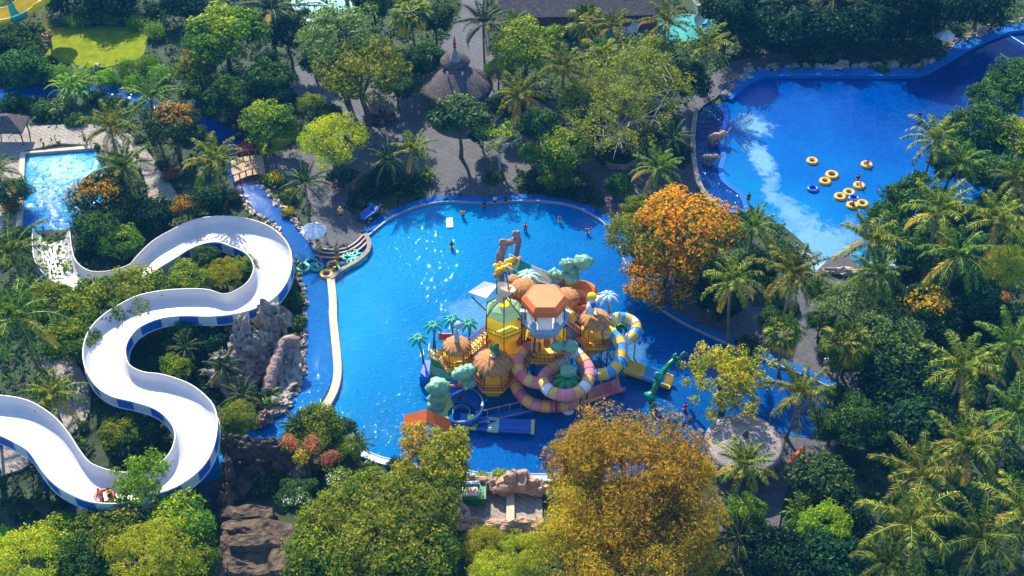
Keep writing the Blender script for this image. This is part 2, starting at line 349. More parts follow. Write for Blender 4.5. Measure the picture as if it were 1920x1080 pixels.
def crown(name, mats, seed, lumps=34, lr=.34, per=170, leaf=.055, shape=(1, 1, .75), pick=None, core=.45, droop=0.2, low=-.45, aspect=2.0, jit=.5, fill=.35):
    rng = np.random.default_rng(seed); c = []
    while len(c) < lumps:
        d = unit(rng.normal(0, 1, 3)); 
        if d[2] < low: continue
        r = (1 - lr) * (rng.uniform(core, 1) ** .5)
        r *= 1 + .16 * noise.noise(Vector(d * 1.7) + Vector((seed, 0, 0)))*2
        c.append(d * r * np.array(shape))
    c = np.array(c); V = []; MI = []
    for k, q in enumerate(c):
        r = lr * rng.uniform(.6, 1.15); n = int(per * (r / lr) ** 1.5)
        d = unit(rng.normal(0, 1, (n, 3))); rad = r * rng.uniform(fill, 1, n) ** .33
        rad *= 1 + .25 * np.sin(d[:, 0] * 9 + k) * np.sin(d[:, 1] * 8 + 2 * k)
        pos = q + d * rad[:, None] * np.array([1, 1, .8])
        V.append(leaves(rng, pos, d * 1.0 + unit(q) * .35 + np.array([0, 0, .25]), leaf, aspect, droop, jit))
        MI.append(pick(rng, q, pos, d) if pick else np.zeros(n, int))
    return quads_mesh(name, np.concatenate(V), np.concatenate(MI), mats)
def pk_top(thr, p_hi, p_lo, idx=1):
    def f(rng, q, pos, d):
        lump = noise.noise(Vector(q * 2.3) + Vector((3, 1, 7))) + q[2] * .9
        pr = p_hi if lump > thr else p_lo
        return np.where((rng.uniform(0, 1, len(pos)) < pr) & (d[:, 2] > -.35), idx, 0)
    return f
def limbs(seed, n=6, spread=.7, thick=.05, twig=0):
    """unit trunk: height 1 to crown centre, limbs out to the crown shell at radius ~spread (scaled separately)"""
    rng = random.Random(seed); mb = MB()
    bend = [Vector((0, 0, 0)), Vector((rng.uniform(-.05, .05), rng.uniform(-.05, .05), .3)), Vector((rng.uniform(-.08, .08), rng.uniform(-.08, .08), .62))]
    mb.tube(bend, [thick * 1.5, thick * 1.05, thick * .8], 8)
    for k in range(n):
        a = 2 * math.pi * k / n + rng.uniform(-.4, .4); s = spread * rng.uniform(.6, 1)
        tip = Vector((math.cos(a) * s, math.sin(a) * s, rng.uniform(.9, 1.25)))
        mid = bend[2].lerp(tip, .5) + Vector((rng.uniform(-.06, .06), rng.uniform(-.06, .06), .07))
        mb.tube([bend[2] - Vector((0, 0, .06)), mid, tip], [thick * .6, thick * .38, thick * .12], 6)
        for t in range(twig):
            b = a + rng.uniform(-.9, .9); s2 = s + rng.uniform(.05, .3); st = mid.lerp(tip, rng.uniform(0, .8))
            t2 = Vector((math.cos(b) * s2, math.sin(b) * s2, st.z + rng.uniform(-.1, .3)))
            mb.tube([st, st.lerp(t2, .5) + Vector((0, 0, .03)), t2], [thick * .25, thick * .16, thick * .05], 5)
    return mb
def palm_crown(name, mats, seed, nf=24, leafl=46, ll=.165, old=True, fan=False):
    rng = np.random.default_rng(seed); V = []; MI = []
    wind = rng.uniform(0, 6.28)
    for i in range(nf):
        az = i * 2.39996 + rng.uniform(-.25, .25)
        e0 = R(84) * (1 - i / nf) ** .62 - R(38) * (i / nf) ** 2 + rng.uniform(-.12, .12)
        L = rng.uniform(.85, 1.08) * (.72 + .35 * min(1, i / nf * 2.2)); drp = rng.uniform(1.0, 1.6) * (0.65 + .5 * math.cos(e0))
        K = 14; p = np.zeros(3); pts = [p.copy()]; dirs = []
        for k in range(K):
            e = e0 - drp * ((k + .5) / K) ** 1.3; d = np.array([math.cos(az) * math.cos(e), math.sin(az) * math.cos(e), math.sin(e)])
            p = p + d * L / K; pts.append(p.copy()); dirs.append(d)
        dirs.append(dirs[-1]); pts = np.array(pts); dirs = np.array(dirs)
        side = np.array([-math.sin(az), math.cos(az), 0.]); dry = old and i >= nf - 4 and rng.uniform() < .38
        for k in range(K):      # midrib
            w = .011 * (1 - k / K * .8)
            V.append(np.array([[pts[k] - side * w, pts[k] + side * w, pts[k+1] + side * w * .9, pts[k+1] - side * w * .9]]) + np.array([0, 0, .004])); MI.append([3 if dry else 1])
        ts = np.linspace(.12, .99, leafl); idx = ts * K; i0 = np.minimum(idx.astype(int), K - 1); fr = (idx - i0)[:, None]
        base = pts[i0] * (1 - fr) + pts[i0 + 1] * fr; dd = dirs[i0]
        tw = rng.uniform(-.35, .35)
        for sgn in (-1, 1):
            ln = ll * np.sin(np.pi * (ts * .82 + .12)) ** .6 * rng.uniform(.8, 1.1, leafl)
            upv = np.cross(dd, side) * -1
            out = side * sgn * math.cos(tw * sgn) + dd * .55 + np.array([0, 0, -1.]) * rng.uniform(.05, .75, leafl)[:, None] + upv * .1 * sgn * math.sin(tw)
            out = unit(out); tip = base + out * ln[:, None]
            wv = dd * .0115
            md = base + out * ln[:, None] * .5 + np.array([0, 0, .01])
            V.append(np.stack([base, md - wv, tip + np.array([0, 0, -.02]) , md + wv], 1)); MI.append(np.full(leafl, 2 if dry else 0))
    return quads_mesh(name, np.concatenate(V), np.concatenate(MI), mats)
def fan_crown(name, mats, seed, nf=30):
    rng = np.random.default_rng(seed); V = []; MI = []
    for i in range(nf):
        az = i * 2.39996; e0 = R(80) - R(120) * (i / nf) ** .8 + rng.uniform(-.1, .1)
        d = np.array([math.cos(az) * math.cos(e0), math.sin(az) * math.cos(e0), math.sin(e0)]); side = np.array([-math.sin(az), math.cos(az), 0.])
        st = d * rng.uniform(.4, .6); w = side * .012
        V.append(np.array([[-w, w, st + w, st - w]])); MI.append([1])
        n = 18; a = np.linspace(-1.35, 1.35, n); up = np.cross(side, d)
        out = unit(d * np.cos(a)[:, None] + side * np.sin(a)[:, None] + up * .1); ln = .5 * np.cos(a * .5) * rng.uniform(.85, 1.1, n)
        tip = st + out * ln[:, None] + np.array([0, 0, -.12]); md = st + out * ln[:, None] * .55; per = unit(np.cross(out, up)) * .035
        V.append(np.stack([np.repeat(st[None], n, 0), md - per, tip, md + per], 1)); MI.append(np.full(n, 2 if (i > nf - 5) else 0))
    return quads_mesh(name, np.concatenate(V), np.concatenate(MI), mats)
def strap_crown(name, mats, seed, n=90, w=.035):
    rng = np.random.default_rng(seed); V = []
    for i in range(n):
        az = rng.uniform(0, 6.28); e = R(rng.uniform(15, 80)); c0 = rng.uniform(-.35, .35, 3) * np.array([1, 1, .3]); L = rng.uniform(.5, .9)
        side = np.array([-math.sin(az), math.cos(az), 0.]) * w; p = c0.copy(); ww = 1
        for k in range(5):
            d = np.array([math.cos(az) * math.cos(e), math.sin(az) * math.cos(e), math.sin(e)]); q = p + d * L / 5; w2 = math.sin(math.pi * (k + 1.3) / 6.3)
            V.append(np.array([[p - side * ww, p + side * ww, q + side * w2, q - side * w2]])); p = q; ww = w2; e -= R(rng.uniform(14, 30))
    V = np.concatenate(V); return quads_mesh(name, V, np.zeros(len(V), int), mats)

CR = {}
def variants(key, n, fn): CR[key] = [fn(i) for i in range(n)]
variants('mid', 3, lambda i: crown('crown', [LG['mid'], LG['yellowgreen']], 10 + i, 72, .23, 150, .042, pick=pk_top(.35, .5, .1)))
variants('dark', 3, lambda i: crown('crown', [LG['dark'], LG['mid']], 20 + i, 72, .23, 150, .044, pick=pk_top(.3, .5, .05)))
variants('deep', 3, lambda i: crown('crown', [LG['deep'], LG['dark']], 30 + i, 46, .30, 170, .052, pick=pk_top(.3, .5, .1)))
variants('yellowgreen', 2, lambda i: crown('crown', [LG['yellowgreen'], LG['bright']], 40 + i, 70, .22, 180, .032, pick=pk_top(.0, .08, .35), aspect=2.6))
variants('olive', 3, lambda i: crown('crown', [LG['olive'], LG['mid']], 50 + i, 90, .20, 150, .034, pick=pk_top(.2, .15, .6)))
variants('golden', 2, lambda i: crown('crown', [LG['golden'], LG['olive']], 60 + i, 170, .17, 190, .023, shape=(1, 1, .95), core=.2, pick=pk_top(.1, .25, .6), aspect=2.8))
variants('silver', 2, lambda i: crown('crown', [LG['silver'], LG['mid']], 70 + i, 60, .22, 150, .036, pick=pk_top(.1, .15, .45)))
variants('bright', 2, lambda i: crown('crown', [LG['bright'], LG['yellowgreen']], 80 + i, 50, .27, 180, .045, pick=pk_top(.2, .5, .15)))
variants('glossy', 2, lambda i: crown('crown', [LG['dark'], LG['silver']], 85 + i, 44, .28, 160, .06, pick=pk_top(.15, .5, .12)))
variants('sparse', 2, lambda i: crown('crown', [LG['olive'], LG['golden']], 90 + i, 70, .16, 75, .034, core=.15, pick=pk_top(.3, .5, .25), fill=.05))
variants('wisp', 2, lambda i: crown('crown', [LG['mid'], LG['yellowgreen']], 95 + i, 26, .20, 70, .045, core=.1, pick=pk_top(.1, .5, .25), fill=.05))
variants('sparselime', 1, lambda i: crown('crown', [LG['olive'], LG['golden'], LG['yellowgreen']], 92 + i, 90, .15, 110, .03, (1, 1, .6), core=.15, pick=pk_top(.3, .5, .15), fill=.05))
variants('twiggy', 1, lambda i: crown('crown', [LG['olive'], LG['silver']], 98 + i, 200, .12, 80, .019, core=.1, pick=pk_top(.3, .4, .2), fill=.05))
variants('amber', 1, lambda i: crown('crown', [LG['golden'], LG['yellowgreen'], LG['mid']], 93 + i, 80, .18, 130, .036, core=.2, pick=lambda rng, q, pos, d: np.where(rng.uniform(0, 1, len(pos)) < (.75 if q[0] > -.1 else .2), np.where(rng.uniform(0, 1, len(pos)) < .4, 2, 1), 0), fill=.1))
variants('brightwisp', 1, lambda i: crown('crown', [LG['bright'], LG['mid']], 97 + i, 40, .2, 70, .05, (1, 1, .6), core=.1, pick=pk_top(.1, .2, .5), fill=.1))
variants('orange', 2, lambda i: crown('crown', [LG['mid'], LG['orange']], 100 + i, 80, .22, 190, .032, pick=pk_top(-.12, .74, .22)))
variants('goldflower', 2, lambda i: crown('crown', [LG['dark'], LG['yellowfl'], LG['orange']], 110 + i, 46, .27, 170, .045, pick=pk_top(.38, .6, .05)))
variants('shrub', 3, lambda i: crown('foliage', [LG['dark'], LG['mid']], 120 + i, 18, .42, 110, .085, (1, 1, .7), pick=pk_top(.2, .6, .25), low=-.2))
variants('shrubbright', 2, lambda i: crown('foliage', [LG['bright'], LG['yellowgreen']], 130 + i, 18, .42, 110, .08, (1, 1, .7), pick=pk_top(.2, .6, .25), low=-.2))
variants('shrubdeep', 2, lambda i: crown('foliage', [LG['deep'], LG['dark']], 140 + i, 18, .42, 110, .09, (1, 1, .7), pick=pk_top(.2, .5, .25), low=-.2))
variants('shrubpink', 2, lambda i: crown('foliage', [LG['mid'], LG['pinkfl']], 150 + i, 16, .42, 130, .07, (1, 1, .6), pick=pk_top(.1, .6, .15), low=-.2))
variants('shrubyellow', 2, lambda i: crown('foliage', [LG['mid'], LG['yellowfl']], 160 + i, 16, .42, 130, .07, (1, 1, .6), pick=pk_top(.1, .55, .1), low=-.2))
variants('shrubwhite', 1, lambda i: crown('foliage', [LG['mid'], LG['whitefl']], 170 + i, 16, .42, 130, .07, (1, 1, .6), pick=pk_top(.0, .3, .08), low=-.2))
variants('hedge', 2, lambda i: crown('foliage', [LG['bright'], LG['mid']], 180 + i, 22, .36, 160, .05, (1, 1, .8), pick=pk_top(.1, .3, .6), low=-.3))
PM = lambda k: [LG[k], LG['rib'], LG['dry'], LG['rib']]
variants('palm', 5, lambda i: palm_crown('crown', PM('palm'), 200 + i, 21 + i % 3 * 3))
variants('palmyellow', 4, lambda i: palm_crown('crown', PM('palmyellow'), 220 + i, 21 + i % 3 * 3))
variants('palmdark', 3, lambda i: palm_crown('crown', PM('palmdark'), 240 + i, 22))
variants('fan', 2, lambda i: fan_crown('crown', [LG['palmyellow'], LG['rib'], LG['dry']], 260 + i))
variants('strap', 2, lambda i: strap_crown('foliage', [LG['palm']], 270 + i))
variants('strapbright', 2, lambda i: strap_crown('foliage', [LG['bright']], 280 + i))
variants('reddish', 1, lambda i: strap_crown('foliage', [LG['pinkfl']], 285 + i, 60, .04))
TR = [limbs(300 + i, 6, .62, .05, 1).build('trunk', M['bark'], smooth=True) for i in range(3)]
TRS = [limbs(310 + i, 9, .8, .04, 5).build('trunk', M['palebark'], smooth=True) for i in range(2)]
def mesh_of(o): me = o.data; bpy.data.objects.remove(o); return me
TR = [mesh_of(o) for o in TR]; TRS = [mesh_of(o) for o in TRS]
def palm_trunk(seed):
    rng = random.Random(seed); a, b = rng.uniform(-.12, .12), rng.uniform(-.12, .12); mb = MB()
    pts = [(a * (1 - t) * (1 - t), b * (1 - t) * (1 - t), t) for t in [i / 10 for i in range(11)]]
    o = pts[0]; mb.tube([(p[0] - o[0] * 0, p[1], p[2]) for p in pts], [.034 - .014 * min(1, t / 3) + (.001 if t % 2 else 0) for t in range(11)], 8)
    return mesh_of(mb.build('trunk', M['palmbark'], smooth=True)), (a, b)
PT = [palm_trunk(320 + i)[0] for i in range(4)]
nb = MB()
for k in range(7): nb.blob((.05 * math.cos(k * 1.1), .05 * math.sin(k * 1.1), -.05 - .012 * (k % 3)), (.022, .022, .028), k, .02, n=7, m=5)
NUT = mesh_of(nb.build('coconuts', M['coconut_fruit'], smooth=True))

rnd = random.Random(7); cnt = {}
KN = {'orange': 'flowering_tree', 'goldflower': 'flowering_tree'}
def tree(kind, px, py, w, zc, label, group=None, vs=1.0, tk=None):
    """crown centre at pixel, crown width in photo pixels, crown centre height"""
    c = P(px, py, zc); r = w * 1.1 / 2 / SC(px, py, zc); i = cnt.get(kind, 0); cnt[kind] = i + 1
    e = empty(KN.get(kind, 'broadleaf_tree'), (c.x, c.y, 0), 0, label, 'tree', group)
    tm = (TRS if kind in ('sparse', 'wisp', 'twiggy') or tk else TR); t = inst('trunk', tm[i % len(tm)], e, rot=(0, 0, rnd.uniform(0, 6.28)), scale=(r, r, zc))
    inst('crown', CR[kind][i % len(CR[kind])], e, (0, 0, zc), (0, 0, rnd.uniform(0, 6.28)), (r, r, r * vs))
    return e
def palm(kind, px, py, w, zc, label, group=None):
    c = P(px, py, zc); L = w / 2 / SC(px, py, zc) * 1.08; i = cnt.get('p', 0); cnt['p'] = i + 1
    e = empty('fan_palm' if kind == 'fan' else 'palm_tree', (c.x, c.y, 0), rnd.uniform(0, 6.28), label, 'palm', group)
    inst('trunk', PT[i % 4], e, scale=(6.5, 6.5, zc))
    inst('crown', CR[kind][i % len(CR[kind])], e, (0, 0, zc), (rnd.uniform(-.08, .08), rnd.uniform(-.08, .08), 0), L if kind != 'fan' else L * 1.05)
    if kind in ('palm', 'palmyellow') and i % 2 == 0: inst('coconuts', NUT, e, (0, 0, zc), scale=4.5)
    return e
def shrub(kind, px, py, w, label, group=None, h=.8, name=None, catg='shrub', z0=0):
    r0 = w / 2 / SC(px, py, .8); zc = r0 * h * .45 + z0; c = P(px, py, zc); i = cnt.get(kind, 0); cnt[kind] = i + 1
    nm = name or ('flowering_shrub' if kind in ('shrubpink', 'shrubyellow', 'shrubwhite') else 'shrub')
    me = CR[kind][i % len(CR[kind])]
    o = inst(nm, me, None, c, (0, 0, rnd.uniform(0, 6.28)), (r0, r0, r0 * h)); tag(o, label, catg, group); return o

#@@SETTING
# ---------------------------------------------------------------- setting: ground, water, paving
def sheet(name, poly, z, m, kind='structure', label=None, catg=None):
    mb = MB(); p = [(q[0], q[1], z) for q in poly]
    a = sum(p[i][0]*p[(i+1)%len(p)][1] - p[(i+1)%len(p)][0]*p[i][1] for i in range(len(p)))
    if a < 0: p = p[::-1]
    mb.add(p, [tuple(range(len(p)))]); o = mb.build(name, m); return tag(o, label, catg, kind=kind)
def band(mb, path, o0, o1, z0, z1, closed=False):
    """solid strip along a path between two sideways offsets"""
    p = [Vector((q[0], q[1], 0)) for q in path]; n = len(p); rings = []
    for i in range(n):
        a = p[(i-1) % n] if closed else p[max(i-1, 0)]; b = p[(i+1) % n] if closed else p[min(i+1, n-1)]
        t = (b - a).normalized(); s = Vector((-t.y, t.x, 0))
        l, r = p[i] + s * o0, p[i] + s * o1
        rings.append([(l.x, l.y, z0), (r.x, r.y, z0), (r.x, r.y, z1), (l.x, l.y, z1)])
    if closed: rings.append(rings[0])
    mb.ring(rings, True, not closed); return mb
g = MB(); g.add([(-500, -110, 0), (500, -110, 0), (700, 900, 0), (-700, 900, 0)], [(0, 1, 2, 3)])
tag(g.build('ground', M['soil']), kind='structure')

POOL = [(622,520),(642,506),(670,490),(688,472),(690,452),(684,438),(722,408),(762,388),(805,376),(850,372),(905,375),(960,371),(1010,371),(1062,377),(1102,391),(1138,414),(1165,447),(1178,485),(1198,525),(1228,560),(1272,592),(1332,622),(1402,653),(1452,674),(1502,694),(1552,716),(1610,745),(1650,775),(1600,810),(1500,812),(1440,800),(1395,795),(1350,812),(1325,850),(1300,892),(1150,900),(1010,897),(960,898),(890,893),(850,880),(780,878),(720,866),(690,857),(664,842),(650,812),(634,790),(600,782),(622,745),(633,700),(628,600)]
RIVER = [(462,340),(487,345),(522,382),(562,427),(594,470),(600,476),(635,476),(672,460),(686,452),(688,470),(668,488),(640,503),(616,520),(619,560),(619,600),(627,692),(619,722),(598,762),(583,782),(552,805),(520,830),(480,850),(440,880),(405,900),(370,900),(395,860),(430,830),(480,800),(520,775),(547,748),(566,705),(571,650),(570,560),(564,505),(545,470),(520,430),(470,388),(448,368),(440,352)]
RIVER2 = [(-40,172),(60,160),(130,158),(240,164),(300,190),(350,208),(395,222),(432,240),(452,268),(448,300),(440,318),(470,340),(440,350),(425,320),(420,290),(408,262),(380,240),(340,225),(290,208),(240,188),(180,182),(100,180),(-40,190)]
SPLASH = [(44,288),(176,277),(186,300),(205,340),(190,380),(150,425),(134,432),(60,432),(38,425)]
WAVE = [(1352,198),(1376,172),(1410,148),(1470,142),(1700,142),(1745,130),(1805,97),(1865,68),(1905,58),(1990,60),(2000,250),(1900,330),(1750,420),(1680,480),(1600,503),(1545,503),(1520,470),(1470,425),(1420,395),(1398,384),(1388,362),(1360,340),(1352,318),(1358,292),(1348,262),(1360,235),(1362,212)]
LAGOON = [(1306,202),(1352,196),(1364,212),(1362,235),(1350,262),(1360,292),(1354,318),(1362,340),(1390,362),(1402,386),(1400,396),(1360,398),(1320,360),(1305,320),(1300,260)]
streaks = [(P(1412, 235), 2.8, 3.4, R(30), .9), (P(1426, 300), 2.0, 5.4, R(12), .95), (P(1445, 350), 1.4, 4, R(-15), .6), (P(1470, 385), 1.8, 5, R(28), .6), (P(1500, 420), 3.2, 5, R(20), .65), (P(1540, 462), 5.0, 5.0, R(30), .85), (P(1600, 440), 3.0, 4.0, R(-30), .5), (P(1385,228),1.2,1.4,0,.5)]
W_main = water('pool_water', [srgb(0,88,180), srgb(0,115,212)], srgb(0,168,238), P(1350, 800), P(720, 560), rough=.02, bump=.15, streak=[(P(890, 590), 4.5, 4, 0, .5), (P(1190, 660), 1.8, 4, 0, .3), (P(1135, 765), 2.5, 3, 0, .3), (P(560,600),.1,.1,0,0)])  # lighter left end is sun glare painted into the colour, not shallower water
W_river = water('river_water', [srgb(0,88,190)], srgb(0,135,225), P(560, 330), P(600, 720), rough=.02, bump=.1, crest=2.5)
W_dark = water('river_water_painted_shade', [srgb(0,72,165)], srgb(0,98,195), P(400, 330), P(0, 172), rough=.02, bump=.06, crest=1)  # darker copy of the river water, shade put into its colour
W_splash = water('splash_water', [srgb(0,140,235)], srgb(40,190,250), P(60, 430), P(120, 300), rough=.03, bump=.45, sc1=1.1)
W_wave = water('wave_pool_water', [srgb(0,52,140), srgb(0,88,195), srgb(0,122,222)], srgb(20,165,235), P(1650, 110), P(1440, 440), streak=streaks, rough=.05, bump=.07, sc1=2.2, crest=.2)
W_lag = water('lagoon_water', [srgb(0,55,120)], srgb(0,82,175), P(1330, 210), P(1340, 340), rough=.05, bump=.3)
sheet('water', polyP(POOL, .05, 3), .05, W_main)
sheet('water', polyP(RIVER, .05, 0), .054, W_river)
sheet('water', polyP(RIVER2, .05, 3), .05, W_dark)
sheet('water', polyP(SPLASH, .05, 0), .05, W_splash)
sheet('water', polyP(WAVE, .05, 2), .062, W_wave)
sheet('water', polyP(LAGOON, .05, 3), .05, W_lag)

# paving slabs (25 cm above the garden soil)
PLAZA = [(545,130),(600,120),(640,160),(700,165),(790,170),(830,80),(866,20),(866,-60),(905,-60),(905,30),(925,95),(950,180),(1010,190),(1090,235),(1160,225),(1230,240),(1300,170),(1370,115),(1480,100),(1480,118),(1402,138),(1340,185),(1304,215),(1296,300),(1312,360),(1260,400),(1190,420),(1150,430),(1130,404),(1104,386),(1062,372),(1010,366),(960,366),(905,370),(850,367),(805,371),(762,383),(740,392),(716,404),(682,436),(672,452),(635,468),(603,468),(570,425),(590,400),(560,350),(500,322),(486,302),(520,285),(562,262),(590,235),(560,190)]
PATHS = [PLAZA,
  [(-60,245),(60,236),(180,233),(200,250),(240,250),(275,280),(300,320),(330,360),(345,400),(300,400),(280,380),(270,330),(240,300),(190,280),(178,272),(42,284),(34,430),(-60,440)],
  [(70,640),(110,650),(150,690),(170,740),(160,790),(110,830),(40,880),(-60,900),(-60,850),(40,810),(100,770),(110,720),(80,690)],
  [(1160,452),(1200,420),(1330,560),(1420,575),(1480,560),(1560,480),(1610,500),(1560,600),(1530,640),(1560,700),(1640,690),(1760,720),(1760,750),(1660,770),(1556,714),(1504,690),(1404,648),(1334,617),(1275,587),(1232,556),(1203,522),(1182,483)],
  [(1300,895),(1330,850),(1352,816),(1396,800),(1445,806),(1500,818),(1560,812),(1560,860),(1480,900),(1460,990),(1420,1010),(1330,990),(1280,940)]]
for k, q in enumerate(PATHS):
    mb = MB(); mb.prism([tuple(p) for p in polyP(q, .25, 2)], -.2, .25 + .004 * k); tag(mb.build('path' if k else 'pavement', M['pave_light' if k in (1, 2) else 'pave']), kind='structure')
# lawns
LAWN = [(85,60),(150,48),(265,55),(275,80),(262,110),(215,122),(180,128),(120,118),(85,112)]
GR = [LAWN, [(480,262),(560,238),(552,262),(500,292)]]
for k, q in enumerate(GR):
    z = .06
    mb = MB(); mb.prism([tuple(p) for p in polyP(q, z, 3)], -.1, z); tag(mb.build('lawn', M['grass']), kind='structure')

for k, q in enumerate([[(660,345),(720,322),(800,330),(800,368),(740,388),(684,420),(655,395)], [(930,318),(945,325),(940,345),(910,345),(903,330)], [(975,322),(1080,318),(1120,345),(1130,390),(1060,366),(975,360)]]):
    mb = MB(); mb.prism([tuple(p) for p in polyP(q, .3, 3)], -.1, .3); tag(mb.build('garden_soil', M['soil']), kind='structure')
# undergrowth: one mass of leafy ground cover
def inpoly(x, y, poly):
    c = np.zeros(len(x), bool); n = len(poly); j = n - 1
    for i in range(n):
        xi, yi, xj, yj = poly[i][0], poly[i][1], poly[j][0], poly[j][1]
        c ^= ((yi > y) != (yj > y)) & (x < (xj - xi) * (y - yi) / (yj - yi + 1e-12) + xi); j = i
    return c
rng = np.random.default_rng(5)
NX = 30000; X = rng.uniform(-95, 95, NX); Y = rng.uniform(-62, 120, NX)
bad = np.zeros(NX, bool)
BEDS = [[(660,345),(720,322),(800,330),(800,368),(740,388),(684,420),(655,395)], [(930,318),(945,325),(940,345),(910,345),(903,330)], [(975,322),(1080,318),(1120,345),(1130,390),(1060,366),(975,360)]]
EXTRA = [[(598,480),(650,490),(650,790),(575,795)],[(855,900),(1020,890),(1020,1000),(855,1000)],[(420,830),(560,830),(565,1100),(400,1100)],[(395,600),(565,600),(575,700),(500,800),(400,740)]]
for q in [POOL, RIVER, RIVER2, SPLASH, WAVE, LAGOON] + PATHS + GR + EXTRA: bad |= inpoly(X, Y, polyP(q, .1, 2))
for q in BEDS: bad &= ~inpoly(X, Y, polyP(q, .3, 2))
X, Y = X[~bad], Y[~bad]; n = len(X)
hv = np.array([noise.noise(Vector((x * .12, y * .12, 0))) for x, y in zip(X, Y)])
per = 9; cx = np.repeat(X, per); cy = np.repeat(Y, per); bz = np.zeros(n)
for q in BEDS: bz[inpoly(X, Y, polyP(q, .3, 2))] = .33
hh = np.repeat(.25 + .55 * (hv > .05) + rng.uniform(0, .5, n), per)
pos = np.stack([cx + rng.normal(0, .3, n * per), cy + rng.normal(0, .3, n * per), np.abs(rng.uniform(.05, 1, n * per)) * hh + np.repeat(bz, per)], 1)
V = leaves(rng, pos, np.tile([0, 0, 1.2], (n * per, 1)), .26, 2.0, .1, .6)
V[:, :, 2] = np.maximum(V[:, :, 2], .01)
mi = np.repeat(np.where(hv > .25, 2, np.where(hv > -.05, 1, 0)), per)
mi = np.where(rng.uniform(0, 1, n * per) < .12, 2, mi)
tag(inst('ground_cover', quads_mesh('ground_cover', V, mi, [LG['deep'], LG['dark'], LG['mid']])), 'dense low leafy ground cover between paths and pools', 'ground cover', kind='stuff')

# pool rims, kerbs, dividing wall
rim_path = polyP(POOL[5:27], .3, 4, False)
mb = MB(); band(mb, rim_path, .55, -.45, -.1, .30); BR = empty('play_pool_border', (0, 0, 0), 0, 'blue rim with a thin pale line round the top and right of the play pool', 'pool border'); mb.build('rim', M['poolpaint'], BR)
mb = MB(); band(mb, rim_path, -.45, -.58, -.1, .34); mb.build('edge_strip', M['poolline'], BR)
rp = polyP([(602,783),(634,792),(650,814),(664,843),(692,858),(722,868),(780,880),(850,882),(890,894),(960,898),(1012,898),(1150,902)], .3, 4, False)
mb = MB(); band(mb, rp, .5, -.2, -.1, .32); mb2 = MB(); band(mb2, rp, .62, .5, -.1, .38)
BR = empty('play_pool_border', (0, 0, 0), 0, 'pale blue rim with white line curving along the bottom edge of the play pool', 'pool border'); mb.build('rim', M['paleblue'], BR); mb2.build('edge_strip', M['poolline'], BR)
rp = polyP([(1320,862),(1330,835),(1352,812),(1396,796),(1445,800),(1500,812),(1560,812)], .3, 4, False)
mb = MB(); band(mb, rp, .4, -.5, -.1, .3); tag(mb.build('pool_border', M['poolpaint']), 'blue rim curving round the big thatched canopy', 'pool rim')
wl = polyP([(620,523),(624,560),(625,600),(631,660),(633,700),(625,735),(606,768),(592,784)], .4, 4, False)
mb = MB(); band(mb, wl, .42, -.42, -.1, .5); tag(mb.build('dividing_wall', M['stone']), 'sandy stone wall between the lazy river and the play pool', 'wall')
wl = polyP([(620,523),(642,506),(670,490),(689,472),(692,455),(684,440)], .4, 5, False)
mb = MB(); band(mb, wl, .25, -.25, -.1, .6); tag(mb.build('landing_wall', M['pave_light']), 'curved grey coping wall round the tube landing', 'wall')
wp = polyP([(1360,182),(1382,162),(1416,140),(1480,135),(1700,135),(1742,123),(1802,89),(1862,61),(1905,51),(1990,50)], .5, 4, False)
mb = MB(); band(mb, wp, .9, -.9, -.1, .55); tag(mb.build('wave_pool_wall', M['poolpaint']), 'wide blue wall along the far edge of the wave pool', 'wall')
wp = polyP([(1305,205),(1299,260),(1304,320),(1320,362),(1362,400)], .3, 4, False)
mb = MB(); band(mb, wp, .3, -.3, -.1, .5); tag(mb.build('lagoon_kerb', M['pave_light']), 'pale kerb along the left side of the elephant lagoon', 'kerb')
lip = polyP(LAGOON[1:12], .12, 4, False)
mb = MB(); band(mb, lip, .12, -.5, -.1, .14); tag(mb.build('lagoon_lip', M['deepblue']), 'wavy dark blue lip between lagoon and wave pool', 'pool rim')
sp = polyP([(176,277),(44,288),(38,425)], .3, 0, False)
mb = MB(); band(mb, sp, .25, -.45, -.1, .42); tag(mb.build('splash_pool_kerb', M['stone']), 'pale stone kerb of the glittering splash pool', 'kerb')
beach = polyP([(1490,455),(1530,485),(1600,498),(1680,478),(1690,500),(1600,522),(1530,512),(1480,470)], .1, 2)
mb = MB(); mb.prism([tuple(p) for p in beach], -.1, .12); tag(mb.build('beach_apron', M['paleblue']), kind='structure')

# steps down to the tube landing
A = [(590,479),(620,483),(650,479),(674,467),(690,452)]; B = [(597,472),(625,475),(650,471),(672,459),(686,445)]; D = [(603,466),(628,468),(650,464),(668,453),(681,440)]; T0 = [(608,459),(628,461),(650,457),(664,448),(676,436)]
root = empty('landing_steps', P(640, 470, 0), 0, 'three curved grey stone steps down to the tube landing', 'steps')
for lo, hi, z in ((A, B, .34), (B, D, .5), (D, T0, .66)):
    mb = MB(); a = [P(p[0], p[1], z) for p in cat(lo, 5)]; b = [P(p[0], p[1], z) for p in cat(hi, 5)]
    mb.prism([tuple(q) for q in a] + [tuple(q) for q in b[::-1]], .0, z); o = mb.build('step', M['pave'], root, loc=root.location)
    o.location = (0, 0, 0)
    mb = MB(); band(mb, a, .1, -.06, z - .1, z + .03); o2 = mb.build('step_edge', M['stone'], o, loc=root.location); o2.location = (0, 0, 0)

